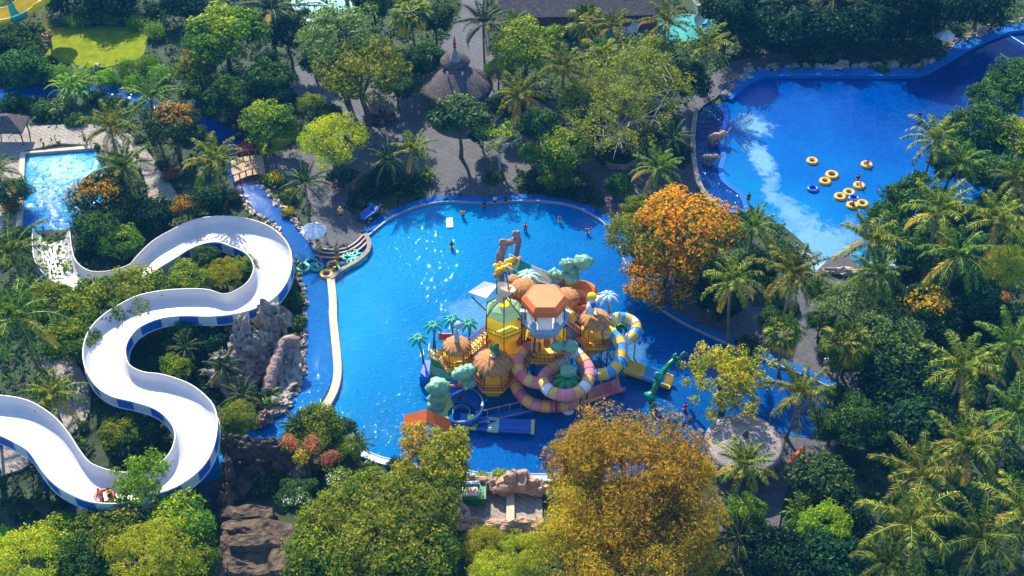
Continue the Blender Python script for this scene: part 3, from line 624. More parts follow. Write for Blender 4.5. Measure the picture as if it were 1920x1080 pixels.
# wooden bridge over the river
root = empty('footbridge', P(470, 318, 0), 0, 'slatted wooden footbridge over the river below the red flowers', 'bridge')
a = [P(430, 300, .8), P(492, 288, .8)]; b = [P(438, 338, .8), P(498, 322, .8)]
mb = MB(); N_ = 20
for i in range(N_):
    t0, t1 = i / N_, (i + .86) / N_
    q = [a[0].lerp(a[1], t0), a[0].lerp(a[1], t1), b[0].lerp(b[1], t1), b[0].lerp(b[1], t0)]
    h = .55 + .35 * math.sin(math.pi * i / N_)
    mb.prism([(p.x, p.y) for p in q], h - .15, h)
o = mb.build('deck', M['deckwood'], root, loc=root.location); o.location = (0, 0, 0)
for e in (a, b):
    mb = MB()
    for i in range(6): q = e[0].lerp(e[1], i / 5); mb.box((q.x, q.y, .9), (.14, .14, 1.6))
    mb.tube([e[0] + Vector((0, 0, .7)), e[0].lerp(e[1], .5) + Vector((0, 0, 1.0)), e[1] + Vector((0, 0, .7))], .07, 6)
    o = mb.build('handrail', M['wood'], root, loc=root.location); o.location = (0, 0, 0)

# boulders edging the river and pools
def boulders(path, step, size, m, label, group, seed=0, jit=.2, z=.15):
    pts = polyP(path, .2, 6, False); rr = random.Random(seed); acc = 0
    protos = []
    for k in range(3):
        mb = MB(); mb.blob((0, 0, 0), (1, .8, .62), seed + k, .3, 1.4, 12, 8, facet=1.2); protos.append(mesh_of(mb.build('boulder', m, smooth=False)))
    last = pts[0]
    for i in range(1, len(pts)):
        seg = (pts[i] - last).length
        while seg >= step:
            last = last + (pts[i] - last).normalized() * step; seg = (pts[i] - last).length
            s = size * rr.uniform(.6, 1.3)
            tag(inst('boulder', protos[rr.randrange(3)], None, (last.x + rr.uniform(-jit, jit), last.y + rr.uniform(-jit, jit), z), (rr.uniform(-.3, .3), rr.uniform(-.3, .3), rr.uniform(0, 6.3)), s), label, 'boulder', group)
boulders([(487,343),(522,380),(562,425),(596,470),(604,472)], .85, .52, M['stone'], 'small sandy boulder on the right bank of the lazy river above the steps', 'boulders along the right river bank', 1)
boulders([(438,352),(462,385),(500,412),(530,440)], .9, .5, M['stone'], 'small sandy boulder on the left river bank beside the white flume', 'boulders along the left river bank', 4)
boulders([(563,505),(570,560),(571,650),(567,703),(549,746),(522,772),(500,790)], .8, .42, M['boulder'], 'small tan stone edging the left side of the lazy river', 'stones along the lazy river', 8)
boulders([(1352,190),(1376,164),(1412,136),(1480,128),(1600,128),(1700,128),(1742,116),(1800,82),(1860,54),(1920,40)], 1.3, .85, M['greyrock'], 'grey boulder on the far bank of the wave pool', 'boulders behind the wave pool', 12, .4, .35)
boulders([(10,186),(60,190),(140,186)], 1.6, .7, M['stone'], 'pale rock under the strip of river at the upper left', 'rocks below the upper river', 15)
boulders([(88,55),(84,75),(76,95)], 1.2, .95, M['pinkrock'], 'pinkish rock at the left end of the lawn', 'rocks at the left end of the lawn', 17)
boulders([(125,122),(160,128),(185,125)], 2.2, .7, M['stone'], 'pale rock at the lower edge of the lawn', 'rocks below the lawn', 18)
boulders([(395,215),(410,222),(440,236),(452,262)], 2.0, .6, M['pinkrock'], 'rounded pink rock beside the bend of the upper river', 'rocks at the river bend', 20)
# ---------------------------------------------------------------- the big white flume
PR = [(-60,738,-70,792),(0,742,0,817),(40,748,30,832),(70,760,55,848),(105,785,80,884),(130,815,103,909),(150,846,132,927),(172,870,168,941),(212,884,212,945),(252,886,262,937),(288,876,325,916),(312,858,370,886),(325,836,396,850),(328,812,407,805),(318,790,402,765),(292,768,380,738),(250,754,350,718),(210,744,305,703),(180,724,268,698),(160,690,242,684),(156,655,235,658),(166,622,242,636),(188,596,262,614),(220,574,300,598),(262,554,345,593),(320,544,393,594),(384,543,435,590),(420,552,475,580),(448,542,513,560),(467,526,537,530),(476,504,547,498),(470,485,543,466),(456,472,528,443),(432,462,503,424),(410,455,465,411),(384,457,420,406),(355,468,365,412),(328,485,322,432),(300,502,286,453),(268,524,256,482),(233,541,242,497),(190,548,208,508),(150,548,176,510),(112,536,155,502),(84,515,140,486),(66,490,134,462),(61,455,131,438),(62,430,130,424)]
n0 = len(PR); Zr = [1.1 + 6.2 * (1 - i / (n0 - 1)) ** .9 for i in range(n0)]
row = [(*PR[i], Zr[i]) for i in range(n0)]
row = cat(row, 4)
Aw = [P(q[0], q[1], q[4]) for q in row]; Bw = [P(q[2], q[3], q[4]) for q in row]
# even out the arc length kinks
root = empty('water_flume', P(240, 640, 0), 0, 'giant white winding raft flume with blue and white checked outer walls', 'water slide')
def child(mb, name, m, par, smooth=False):
    o = mb.build(name, m, par, smooth, loc=root.location); o.location = (0, 0, 0); return o
inn = MB(); DEP = 1.25; K = 12
rings = []
for a, b in zip(Aw, Bw):
    w = (b - a); r = []
    for k in range(K + 1):
        t = k / K; s = (1 - math.cos(math.pi * t)) / 2; s = s * .65 + t * .35
        p = a + w * s; p.z = a.z - DEP * (1 - abs(2 * t - 1) ** 3.2); r.append(p)
    rings.append(r)
inn.ring(rings, False, False); child(inn, 'channel', M['white'], root, True)
for side, (E, F) in enumerate(((Aw, Bw), (Bw, Aw))):
    rim = MB(); rim.tube([p + Vector((0, 0, .02)) for p in E], .09, 6); child(rim, 'rim', M['white'], root, True)
    wl = MB(); acc = 0; idx = 0; rg = []
    for i, (e, f) in enumerate(zip(E, F)):
        o = (e - f).normalized()
        rg.append([e + o * .06, e + o * .1 - Vector((0, 0, .08)), e + o * .06 - Vector((0, 0, 1.2)), e - o * .5 - Vector((0, 0, 1.42))])
    for i in range(len(rg) - 1):
        acc += (E[i+1] - E[i]).length
        wl.mi = int(acc / 1.9) % 2; wl.ring(rg[i:i+2], False, False)
    child(wl, 'outer_wall', [M['slideblue'], M['slidegrey']], root)
    rl = MB(); rl.tube([p + (p - f).normalized() * .1 - Vector((0, 0, 1.2)) for p, f in zip(E, F)], .06, 6); child(rl, 'lower_flange', M['slidegrey'], root, True)
acc = 0; last = 0
for i in range(1, len(rings) - 1):
    acc += ((Aw[i] + Bw[i]) / 2 - (Aw[i-1] + Bw[i-1]) / 2).length
    if acc - last > 3.1:
        last = acc; d = ((Aw[i+1] + Bw[i+1]) - (Aw[i-1] + Bw[i-1])).normalized() * .035; mb = MB()
        mb.ring([[p - d + Vector((0, 0, .012)) for p in rings[i]], [p + d + Vector((0, 0, .012)) for p in rings[i]]], False, False); child(mb, 'joint_seam', M['slidegrey'], root)
for i in (2, 12, 22, 34, 46, 58, 70, 84, 98, 112, 126, 140, 152):
    if i >= len(Aw): break
    c = (Aw[i] + Bw[i]) / 2; mb = MB()
    for e in (Aw[i], Bw[i]):
        q = c.lerp(e, .75); z = e.z - 1.1; mb.tube([(q.x, q.y, -.1), (q.x, q.y, z)], .16, 8)
        mb.tube([(q.x, q.y, z * .25), (c.x, c.y, z - .4)], .07, 6)
    q0, q1 = c.lerp(Aw[i], .75), c.lerp(Bw[i], .75); mb.tube([(q0.x, q0.y, q0.z - 1.35), (q1.x, q1.y, q1.z - 1.35)], .11, 6)
    child(mb, 'support', M['bluesteel'], root)

# ---------------------------------------------------------------- generic part maker
def thing(name, loc, label, catg, group=None): 
    global root
    root = empty(name, loc, 0, label, catg, group); return root
def hexp(c, r, z, n=6, a0=0.0): return [(c[0] + r * math.cos(a0 + 2*math.pi*k/n), c[1] + r * math.sin(a0 + 2*math.pi*k/n), z) for k in range(n)]
def posts(c, r, z0, z1, n=6, a0=0.0, t=.07, m='darkgreen'):
    for p in hexp(c, r, 0, n, a0): mb = MB(); mb.tube([(p[0], p[1], z0), (p[0], p[1], z1)], t, 6); child(mb, 'post', M[m], root)
def railing(mb, pts, h=1.0, slat=.35, t=.035):
    for a, b in zip(pts[:-1], pts[1:]):
        a, b = Vector(a), Vector(b); n = max(1, int((b - a).length / slat))
        up = Vector((0, 0, h)); mb.tube([a + up, b + up], t * 1.6, 5); mb.tube([a + up * .12, b + up * .12], t * 1.3, 5)
        for i in range(n + 1): q = a.lerp(b, i / n); mb.tube([q, q + up], t, 4)
    return mb
def dome(mb, c, r, h, n=64, ribs=16, lip=.18):
    prof = [(r * 1.02, -lip), (r * 1.03, 0), (r * .93, h * .32), (r * .75, h * .62), (r * .48, h * .86), (r * .2, h * .97), (.02, h)]
    rings = []
    for pr, pz in prof:
        rings.append([(c[0] + pr * (1 + .05 * math.cos(ribs * 2*math.pi*j/n)) * math.cos(2*math.pi*j/n), c[1] + pr * (1 + .05 * math.cos(ribs*2*math.pi*j/n)) * math.sin(2*math.pi*j/n), c[2] + pz) for j in range(n)])
    return mb.ring(rings, True, False)
def hut(c, r, z0, h, par_name, roofz=None, n=6, a0=0.0, roof='dome', roofr=None, rmat='coconut', wall='yellowpanel', rail='maroon', balc=0):
    """one hut of the play structure: deck, wall panels, railing, posts, roof"""
    hb = MB(); hb.prism(hexp(c, r, 0, n, a0), z0 - .18, z0); deck = child(hb, 'deck', M['yellow'], root)
    if balc: hb = MB(); hb.prism(hexp(c, r * balc, 0, n, a0), z0 - .26, z0 - .08); child(hb, 'balcony', M['yellow'], root); rb = MB(); q = hexp(c, r * balc * .98, z0 - .08, n, a0); railing(rb, q + q[:1], .55, .42, .028); child(rb, 'balcony_railing', M['red'], root)
    posts(c, r * .97, 0, roofz, n, a0, .05)
    sk = MB(); sk.ring([hexp(c, r * .97, z0 - .2, n, a0), hexp(c, r * .72, z0 - 1.5, n, a0)], True, False); child(sk, 'skirt', M['yellowpanel'], root)
    pts = hexp(c, r * .96, z0, n, a0); mb = MB()
    for k in range(n):
        a, b = Vector(pts[k]), Vector(pts[(k+1) % n]); mid = (a + b) / 2
        # back and side panels reach the eaves, the front stays open above the railing
        top = h * .96 if mid.y > c[1] - .1 else h * .3
        cc = Vector((c[0], c[1], z0)); o = (mid - cc).normalized() * .04
        mb.add([a, b, b + Vector((0,0,top)), a + Vector((0,0,top))], [(0, 1, 2, 3)])
    child(mb, 'wall_panels', M[wall], root)
    rb = MB(); railing(rb, [p for p in hexp(c, r * 1.02, z0, n, a0)] + [hexp(c, r * 1.02, z0, n, a0)[0]], .6, .34, .025); child(rb, 'railing', M[rail], root)
    if roof == 'dome':
        rr = roofr or r * 1.15; db = MB(); dome(db, (c[0], c[1], roofz), rr, rr * .46); child(db, 'roof', M[rmat], root, True)
        if rmat == 'coconut':
            db = MB(); db.lathe([(.3, 0), (.22, .12), (.0, .16)], (c[0], c[1], roofz + rr * .53), 10); child(db, 'roof_cap', M['cream'], root)
    return deck

thing('water_play_structure', P(1020, 690, 0), 'multi-level yellow, red and brown play castle standing in the middle of the pool', 'play structure')
c1 = P(1022, 694 - 0, 0); c1 = P(1022, 558, 10.6); c1 = (c1.x, c1.y)
# central tower: orange hexagon roof, pale blue glazed gallery, yellow room
hr = 2.35; z = 10.6
mb = MB(); mb.ring([hexp(c1, hr * .86, z - .85), hexp(c1, hr, z - .8), hexp(c1, hr, z - .15), hexp(c1, hr * .80, z + .25)], True, True); child(mb, 'roof', M['orangeroof'], root)
mb = MB(); mb.ring([hexp(c1, hr * .84, z - 1.0), hexp(c1, hr * .84, z - .86)], True, True); child(mb, 'roof_band', M['maroon'], root)
mb = MB(); mb.ring([hexp(c1, hr * .8, 6.5), hexp(c1, hr * 1.04, 7.6), hexp(c1, hr * 1.04, 8.0), hexp(c1, hr * .93, 8.0), hexp(c1, hr * .78, 7.15)], True, True); child(mb, 'gallery_tray', M['paleblue'], root)
mb = MB()
hp = hexp(c1, hr * .80, 7.1); ht = hexp(c1, hr * .80, 9.4)
for k in range(6):
    a, b, c_, d = Vector(hp[k]), Vector(hp[(k+1)%6]), Vector(ht[(k+1)%6]), Vector(ht[k])
    if k in (3, 4, 5): mb.add([a.lerp(b,.12), b.lerp(a,.12), c_.lerp(d,.12), d.lerp(c_,.12)], [(0,1,2,3)])
child(mb, 'gallery_panels', M['whitepanel'], root)
mb = MB(); mb.prism(hexp(c1, hr * .77, 7.19), 7.16, 7.2); child(mb, 'gallery_floor', M['whitepanel'], root)
for k in (3, 4, 5, 0):
    p = hexp(c1, hr * .95, 7.6)[k]; mb = MB(); mb.box((p[0], p[1], 8.2), (.45, .45, 1.3), math.pi / 3 * k); child(mb, 'gallery_pier', M['paleblue'], root)
posts(c1, hr * .83, 0, 9.9)
hut(c1, hr * .98, 4.0, 2.2, 'mid', 6.4, roof='none', balc=1.22)
mb = MB(); mb.blob((c1[0] + .3, c1[1] - .8, 5.1), (.35, .3, .7), 3, .2); mb.blob((c1[0] - .4, c1[1] + .2, 5.3), (.3, .3, .8), 4, .2); child(mb, 'carved_figures', M['orange'], root, True)
# green-roofed tower on the left
c2 = P(945, 572, 9.3); c2 = (c2.x, c2.y)
hut(c2, 2.05, 6.6, 1.9, 'up', 9.0, roof='none', a0=R(30)); hut(c2, 2.1, 3.4, 2.6, 'lo', 6.0, roof='none', a0=R(30), balc=1.25)
mb = MB(); rr_ = [hexp(c2, 1.95, 8.6, 6, R(30)), hexp(c2, 1.6, 9.1, 6, R(30)), hexp(c2, .6, 9.5, 6, R(30))]
mb.ring(rr_, True, False); child(mb, 'roof', [M['mintpanel']], root)
mb = MB()
for k in range(6):
    a = Vector(rr_[0][k]); top = Vector((c2[0], c2[1], 10.6)); mb.tube([a, Vector(rr_[1][k]) + Vector((0,0,.05)), top], .06, 5)
mb.tube([(c2[0] - .7, c2[1] + .5, 8.8), (c2[0] - .7, c2[1] + .5, 12.3)], .07, 6); mb.tube([(c2[0] + .7, c2[1] + .5, 8.8), (c2[0] + .2, c2[1] + .6, 13.3)], .07, 6)
mb.tube([(c2[0] - .7, c2[1] + .5, 12.3), (c2[0] + .2, c2[1] + .6, 13.3)], .06, 6)
child(mb, 'roof_frame', M['darkgreen'], root)
h0, h1 = P(938, 566, 9.6), P(949, 538, 11.2); mb = MB(); mb.tube([h0, h0.lerp(h1, .6), h1], [.35, .6, 1.0], 18, caps=False); mb.tube([h1, h0.lerp(h1, .75)], [.93, .45], 18, caps=False); child(mb, 'megaphone_horn', M['cream'], root, True)
hd = h0.lerp(h1, .82); mb = MB(); mb.tube([hd, hd + (h1 - h0).normalized() * .05], .5, 16); child(mb, 'horn_throat', M['deckwood'], root)
mb = MB(); a, b, c_, d = P(878, 549, 10.4), P(908, 529, 10.6), P(934, 535, 10.2), P(912, 561, 10.0)
mb.ring([[a, b, c_, d], [p + Vector((0, 0, .12)) for p in (a, b, c_, d)]], True, True); child(mb, 'shade_sail', M['canvas'], root)
mb = MB(); mb.tube([P(884, 556, 10.0), P(912, 583, 7.6)], .07, 6); mb.tube([P(930, 545, 10.1), P(935, 560, 9.0)], .06, 6); child(mb, 'sail_pole', M['darkgreen'], root)
mb = MB(); a, b, c_, d = P(926, 556, 10.8), P(958, 538, 10.8), P(966, 546, 10.3), P(934, 568, 10.3)
mb.ring([[a, b, c_, d], [p + Vector((0, 0, .1)) for p in (a, b, c_, d)]], True, True); child(mb, 'horn_canopy', M['cream'], root)
# coconut dome hut at the far left with its deck
c3 = P(856, 642, 4.9); c3 = (c3.x, c3.y)
hut(c3, 1.5, 2.6, 1.5, 'left', 4.4, roof='dome', roofr=1.4, balc=1.35)
mb = MB(); q = [P(804, 668, 2.2), P(836, 684, 2.2), P(836, 655, 2.2), P(806, 655, 2.2)]; mb.prism([tuple(p) for p in q], 1.9, 2.2); child(mb, 'side_deck', M['yellow'], root)
mb = MB(); railing(mb, [tuple(q[3]), tuple(q[0]), tuple(q[1])], .9, .22); child(mb, 'side_railing', M['cream'], root)
mb = MB(); a = P(836, 644, 2.3); mb.box((a.x, a.y, 3.3), (1.4, .12, .9)); child(mb, 'red_panel', M['red'], root)
mb = MB(); fr = [P(817, 651, 3.4), P(849, 651, 3.4), P(849, 668, 2.6), P(817, 668, 2.6)]
for a, b in zip(fr, fr[1:] + fr[:1]): mb.tube([a + Vector((0,0,.9)), b + Vector((0,0,.9))], .05, 5); mb.tube([a - Vector((0,0,1)), a + Vector((0,0,.9))], .05, 5)
child(mb, 'frame', M['darkgreen'], root)
mb = MB(); mb.tube([P(857, 640, 5.3), P(856, 620, 6.3), P(859, 612, 7.0)], [.28, .2, .12], 8); mb.blob(P(859, 610, 7.1), (.45, .45, .45), 1, .1); child(mb, 'spout', M['paleblue'], root, True)
# front left hut with the widest coconut roof
c4 = P(924, 672, 5.4); c4 = (c4.x, c4.y)
hut(c4, 1.7, 2.5, 2.0, 'front', 4.8, roof='dome', roofr=1.85, balc=1.18)
mb = MB(); cc = P(928, 657, 6.2)
for k in range(5): a = k * 1.3; mb.blob((cc.x + .25*math.cos(a), cc.y + .2*math.sin(a), cc.z + .22 * k - .2), (.28, .22, .42), k, .3)
child(mb, 'leaf_finial', M['green'], root, True)
# right hut with ribbed dome and the yellow tub
c5 = P(1117, 592, 7.6); c5 = (c5.x, c5.y)
hut(c5, 1.45, 4.6, 1.9, 'right', 7.1, roof='dome', roofr=1.5, balc=1.25)
tb = P(1130, 618, 5.2); mb = MB(); mb.lathe([(.5, -1.0), (1.2, -.9), (1.35, .3), (1.25, .35), (1.1, -.6), (.2, -.7)], tb, 24); child(mb, 'yellow_tub', M['tubeyellow'], root, True)
mb = MB(); hc = P(1110, 556, 9.6); mb.blob(hc, (.5, .5, .42), 2, .08); child(mb, 'yellow_cap', M['yellow'], root, True)
mb = MB(); mb.tube([P(1105, 590, 8.2), P(1107, 575, 8.8), P(1110, 562, 9.4)], [.45, .4, .3], 8); mb.blob(P(1122, 560, 9.0), (.5, .35, .35), 3, .3); mb.tube([P(1107, 575, 8.9), P(1118, 566, 8.9), P(1124, 556, 9.3)], [.22, .2, .14], 6); child(mb, 'carved_monkey_figure', M['palewhite'], root, True)
mb = MB(); mb.tube([P(1108, 573, 9.05), P(1116, 571, 9.05)], .3, 8); child(mb, 'blue_vest', M['slideblue'], root, True)
# two more brown domes behind
for (px, py, zz, r_) in ((982, 536, 7.0, 1.35), (1063, 553, 7.2, 1.3), (962, 520, 6.6, .7)):
    c6 = P(px, py, zz); mb = MB(); dome(mb, (c6.x, c6.y, zz - .3), r_, r_ * .6); child(mb, 'rear_roof', M['coconut'], root, True)
    posts((c6.x, c6.y), r_ * .8, 0, zz - .3, 4)
    mb = MB(); mb.prism(hexp((c6.x, c6.y), r_ * .95, 0, 8), zz - 3.0, zz - 2.8); mb.lathe([(r_ * .95, zz - 2.8), (r_ * .95, zz - 2.1)], (c6.x, c6.y, 0), 10); child(mb, 'rear_deck', M['orange'], root)
# bridges and stairs with slatted rails
def bridge(a, b, w, m='red', rail='maroon', steps=0):
    a, b = Vector(a), Vector(b); d = (b - a); s = Vector((-d.y, d.x, 0)).normalized() * w / 2; mb = MB()
    if steps:
        for i in range(steps):
            q = a.lerp(b, (i + .5) / steps); mb.box((q.x, q.y, q.z), (d.length / steps * 1.15, w, .16), math.atan2(d.y, d.x))
    mb.ring([[a - s, a + s, a + s - Vector((0,0,.2)), a - s - Vector((0,0,.2))], [b - s, b + s, b + s - Vector((0,0,.2)), b - s - Vector((0,0,.2))]], True, True)
    child(mb, 'stairway' if steps else 'bridge_deck', M[m], root)
    for sg in (-1, 1):
        mb = MB(); railing(mb, [a + s * sg, b + s * sg], .9, .28); child(mb, 'bridge_railing', M[rail], root)
bridge(P(868, 668, 2.7), P(925, 622, 4.0), 1.3, 'yellow', 'red', 10)
bridge(P(962, 622, 4.0), P(996, 652, 4.0), 1.2, 'orange')
bridge(P(965, 585, 6.6), P(992, 603, 6.6), 1.1, 'red')
bridge(P(1054, 590, 6.2), P(1094, 622, 4.6), 1.3, 'red', 'cream')
bridge(P(1050, 570, 6.6), P(1080, 560, 6.6), 1.4, 'maroon')
bridge(P(985, 560, 5.2), P(1060, 566, 5.2), 1.3, 'orange')
mb = MB()
for px, py, zz in ((1068, 590, 6.8), (1072, 596, 6.2), (1004, 577, 8.0), (1056, 579, 8.0)): mb.blob(P(px, py, zz), (.42, .3, .5), px, .35)
child(mb, 'carved_flames', M['yellow'], root, True)
# orange spiral funnel at the back
fc = P(1086, 552, 6.0); mb = MB()
mb.lathe([(.5, -2.2), (1.25, -1.6), (1.8, -.3), (2.0, .2), (1.9, .24), (1.65, -.25), (1.1, -1.3), (.3, -1.6)], fc, 28); child(mb, 'spiral_funnel', M['orange'], root, True)
mb = MB(); mb.lathe([(1.25, -.9), (1.15, .05), (1.05, .05), (1.0, -.9)], (fc.x - .25, fc.y - .2, fc.z - .2), 24, R(-40), R(230)); child(mb, 'spiral_ridge', M['peach'], root, True)
mb = MB(); mb.tube([(fc.x, fc.y, 0), (fc.x, fc.y, 4)], .25, 8); child(mb, 'funnel_post', M['red'], root)
mb = MB(); mb.lathe([(1.9, 3.6), (2.1, 4.3), (2.0, 4.35), (1.6, 3.7)], (P(1072, 590, 3.6).x, P(1072, 590, 3.6).y, 0), 24, R(-150), R(60)); child(mb, 'red_chute', M['red'], root, True)
# blue-white falling water sheets beneath
mb = MB(); a = P(1062, 640, 2.6); mb.blob(a, (1.6, 1.0, 1.4), 8, .25); child(mb, 'water_curtain', M['paleblue'], root, True)
# crown of carved leaves and the walkway ramp in front
mb = MB(); rp0, rp1 = P(895, 790, .6), P(1000, 766, .6); s = (rp1 - rp0).normalized(); nn = Vector((-s.y, s.x, 0)) * .45
mb.ring([[rp0 - nn, rp0 + nn, rp0 + nn - Vector((0,0,.6)), rp0 - nn - Vector((0,0,.6))], [rp1 - nn, rp1 + nn, rp1 + nn - Vector((0,0,.6)), rp1 - nn - Vector((0,0,.6))]]); child(mb, 'ramp', M['slideblue'], root)
mb = MB(); mb.tube([rp0 + nn + Vector((0,0,.9)), rp1 + nn + Vector((0,0,.9))], .05, 6); mb.tube([rp0 - nn + Vector((0,0,.3)), rp1 - nn + Vector((0,0,.3))], .04, 6)
for i in range(6): q = (rp0 + nn).lerp(rp1 + nn, i / 5); mb.tube([q, q + Vector((0,0,.9))], .04, 5)
child(mb, 'ramp_handrail', M['deckwood'], root)
# gabled entrance roof
ga, gb, gc = P(758, 778, 1.8), P(800, 767, 3.0), P(846, 787, 1.8); dn = Vector((0, -1.1, -.7))
mb = MB()
for u, v in ((ga, gb), (gb, gc)): mb.ring([[u, u + dn, u + dn - Vector((0,0,.18)), u - Vector((0,0,.18))], [v, v + dn, v + dn - Vector((0,0,.18)), v - Vector((0,0,.18))]])
child(mb, 'entrance_roof', M['orangeroof'], root)
mb = MB()
for q in (ga, gb, gc): mb.tube([(q.x, q.y - .4, 0), (q.x, q.y - .4, q.z - .5)], .09, 6)
child(mb, 'entrance_posts', M['wood'], root)

# ---------------------------------------------------------------- slides
def trough(path, w, h, mats, name='trough', seg=3, round_=True):
    """open half pipe along world path"""
    path = cat(path, 5); path = [Vector(p) for p in path]; rg = []; m = len(path)
    for i, p in enumerate(path):
        t = (path[min(i+1, m-1)] - path[max(i-1, 0)]); s = Vector((-t.y, t.x, 0)).normalized(); r = []
        prof = [(-1.08, 1), (-1, 1.02), (-.86, .35), (-.5, .06), (0, 0), (.5, .06), (.86, .35), (1, 1.02), (1.08, 1), (1.0, .2), (.55, -.12), (-.55, -.12), (-1.0, .2)]
        rg.append([p + s * (x * w / 2) + Vector((0, 0, y * h)) for x, y in prof])
    mb = MB()
    for i in range(m - 1): mb.mi = (i // seg) % len(mats); mb.ring(rg[i:i+2], True, i in (0, m-2))
    return child(mb, name, [M[k] for k in mats], root, True)
def tubeslide(pts, r, mats, name='tube', seg=5, smooth=7, collars='cream'):
    path = cat([tuple(P(*p)) for p in pts], smooth); mb = MB(); k = len(mats)
    mb.tube(path, r, 14, mats=lambda i: (i // seg) % k); o = child(mb, name, [M[x] for x in mats], root, True)
    cb = MB()
    for i in range(seg, len(path) - 1, seg):
        a = Vector(path[i]); t = (Vector(path[i+1]) - Vector(path[i-1])).normalized() * .05; cb.tube([a - t * .6, a + t * .6], r * 1.05, 14)
    child(cb, 'collars', M[collars], o); return path
def legs(path, every, m='darkgreen', off=.5):
    for i in range(every // 2, len(path), every): p = path[i]; mb = MB(); mb.tube([(p[0], p[1], -.1), (p[0], p[1], p[2] - off)], .09, 6); child(mb, 'support_leg', M[m], root)
thing('tube_slide', P(1040, 740, 0), 'pink and peach banded tube slide looping in front of the castle', 'water slide')
p1 = tubeslide([(1012,652,4.6),(990,652,4.4),(974,668,4.2),(971,690,4.0),(982,707,3.8),(998,716,3.6),(1018,719,3.4),(1040,716,3.2),(1062,706,3.0)], .62, ['peach','rose','peach','pink'], collars='rose')
p2 = tubeslide([(1048,652,5.0),(1071,656,5.0),(1086,668,4.9),(1100,684,4.8),(1105,702,4.6),(1099,721,4.4),(1084,735,4.3),(1064,741,4.2),(1044,739,4.1),(1028,731,4.0),(1018,715,3.9),(1023,702,3.7),(1038,690,3.5),(1056,678,3.3)], .62, ['pink','peach','palewhite','peach','pink'], 'upper_tube', collars='rose')
p3 = tubeslide([(985,680,2.4),(968,694,2.2),(964,708,2.0),(968,726,1.8),(980,744,1.6),(998,757,1.4),(1020,762,1.2),(1044,762,1.1),(1066,758,1.0),(1086,752,.95)], .62, ['peach','rose','peach','pink'], 'lower_tube', collars='rose')
trough([tuple(P(1082, 755, .35)), tuple(P(1125, 741, .3)), tuple(P(1166, 727, .28))], 1.35, .75, ['pink', 'peach', 'pink', 'rose'], 'exit_trough', 2)
legs(p1, 14); legs(p2, 16); legs(p3, 18)
thing('tube_slide', P(1160, 680, 0), 'blue and yellow banded tube slide looping right of the castle', 'water slide')
p1 = tubeslide([(1130,616,5.4),(1142,622,5.3),(1156,634,5.1),(1164,650,4.9),(1164,668,4.6),(1158,684,4.3),(1146,696,4.0),(1128,702,3.7),(1108,700,3.4),(1092,690,3.2)], .62, ['tubeblue','tubeyellow'])
p2 = tubeslide([(1142,614,5.0),(1146,602,4.9),(1158,596,4.8),(1174,597,4.6),(1188,605,4.4),(1193,618,4.2),(1185,631,4.0),(1170,640,3.8),(1150,646,3.5),(1128,650,3.2),(1108,657,2.9),(1094,668,2.6),(1090,684,2.3)], .58, ['tubeyellow','palewhite','tubeyellow','tubeblue'], 'rear_tube')
trough([tuple(P(1172, 693, .6)), tuple(P(1215, 708, .45)), tuple(P(1258, 724, .3))], 1.5, .8, ['tubeyellow', 'tubeyellow', 'tubeblue', 'tubeblue', 'tubeyellow'], 'exit_trough', 2)
legs(p1, 14, 'deckwood'); legs(p2, 14, 'deckwood')
mb = MB(); a = P(1142, 672, 0)
for k in range(5): mb.tube([(a.x - 1 + k * .5, a.y, 0), (a.x + .2, a.y + .2, 3.2)], .06, 5)
child(mb, 'tripod_frame', M['orange'], root)
thing('open_slide', P(830, 720, 0), 'wide dark green open slide dropping from the left hut', 'water slide')
trough([tuple(P(836, 683, 2.3)), tuple(P(834, 697, 1.6)), tuple(P(831, 716, .7)), tuple(P(829, 732, .2))], 2.9, .5, ['green', 'blobgreen', 'green'], 'chute', 4)
mb = MB(); mb.box(tuple(P(801, 700, .7)), (1.0, 2.4, 1.4), R(-12)); child(mb, 'side_block', M['deepblue'], root)
thing('bowl_slide', P(862, 775, 0), 'blue and lime spiral bowl slide at the lower left of the castle', 'water slide')
bc = P(862, 762, 1.2)
sp_ = [(bc.x + r_ * math.cos(a), bc.y + r_ * math.sin(a), z_) for r_, a, z_ in [(2.2, R(150), 2.6), (1.95, R(190), 2.1), (1.75, R(230), 1.7), (1.6, R(275), 1.3), (1.5, R(320), 1.0), (1.35, R(10), .75), (1.15, R(60), .55), (.85, R(120), .4), (.55, R(190), .3)]]
mb = MB()
mb.lathe([(2.15, 1.35), (2.28, 1.4), (2.2, .8), (1.9, .2), (1.2, -.25), (.2, -.3), (.2, -.42), (1.4, -.4), (2.2, .1), (2.4, .9), (2.4, 1.4), (2.28, 1.4)], (bc.x, bc.y, .1), 36); child(mb, 'bowl', M['deepblue'], root, True)
mb = MB(); mb.lathe([(2.24, 1.44), (2.42, 1.48), (2.42, 1.36)], (bc.x, bc.y, .12), 36); child(mb, 'bowl_rim', M['paleblue'], root, True)
mb = MB(); mb.lathe([(2.12, 1.3), (1.85, .3), (1.15, -.16)], (bc.x, bc.y, .14), 12, R(120), R(215)); mb.lathe([(2.12, 1.3), (1.85, .3), (1.15, -.16)], (bc.x, bc.y, .14), 8, R(290), R(345)); child(mb, 'lime_panels', M['lime'], root, True)
mb = MB(); mb.lathe([(.78, .35), (.9, .35), (.9, -.2)], (bc.x + .15, bc.y - .1, .3), 24, R(-60), R(200)); child(mb, 'inner_ring', M['paleblue'], root, True)
trough([tuple(P(897, 698, 2.6)), tuple(P(880, 716, 2.3)), tuple(P(862, 728, 2.0)), tuple(P(842, 738, 1.7))], 1.5, .6, ['deepblue', 'deepblue', 'lime'], 'feed_chute', 3)
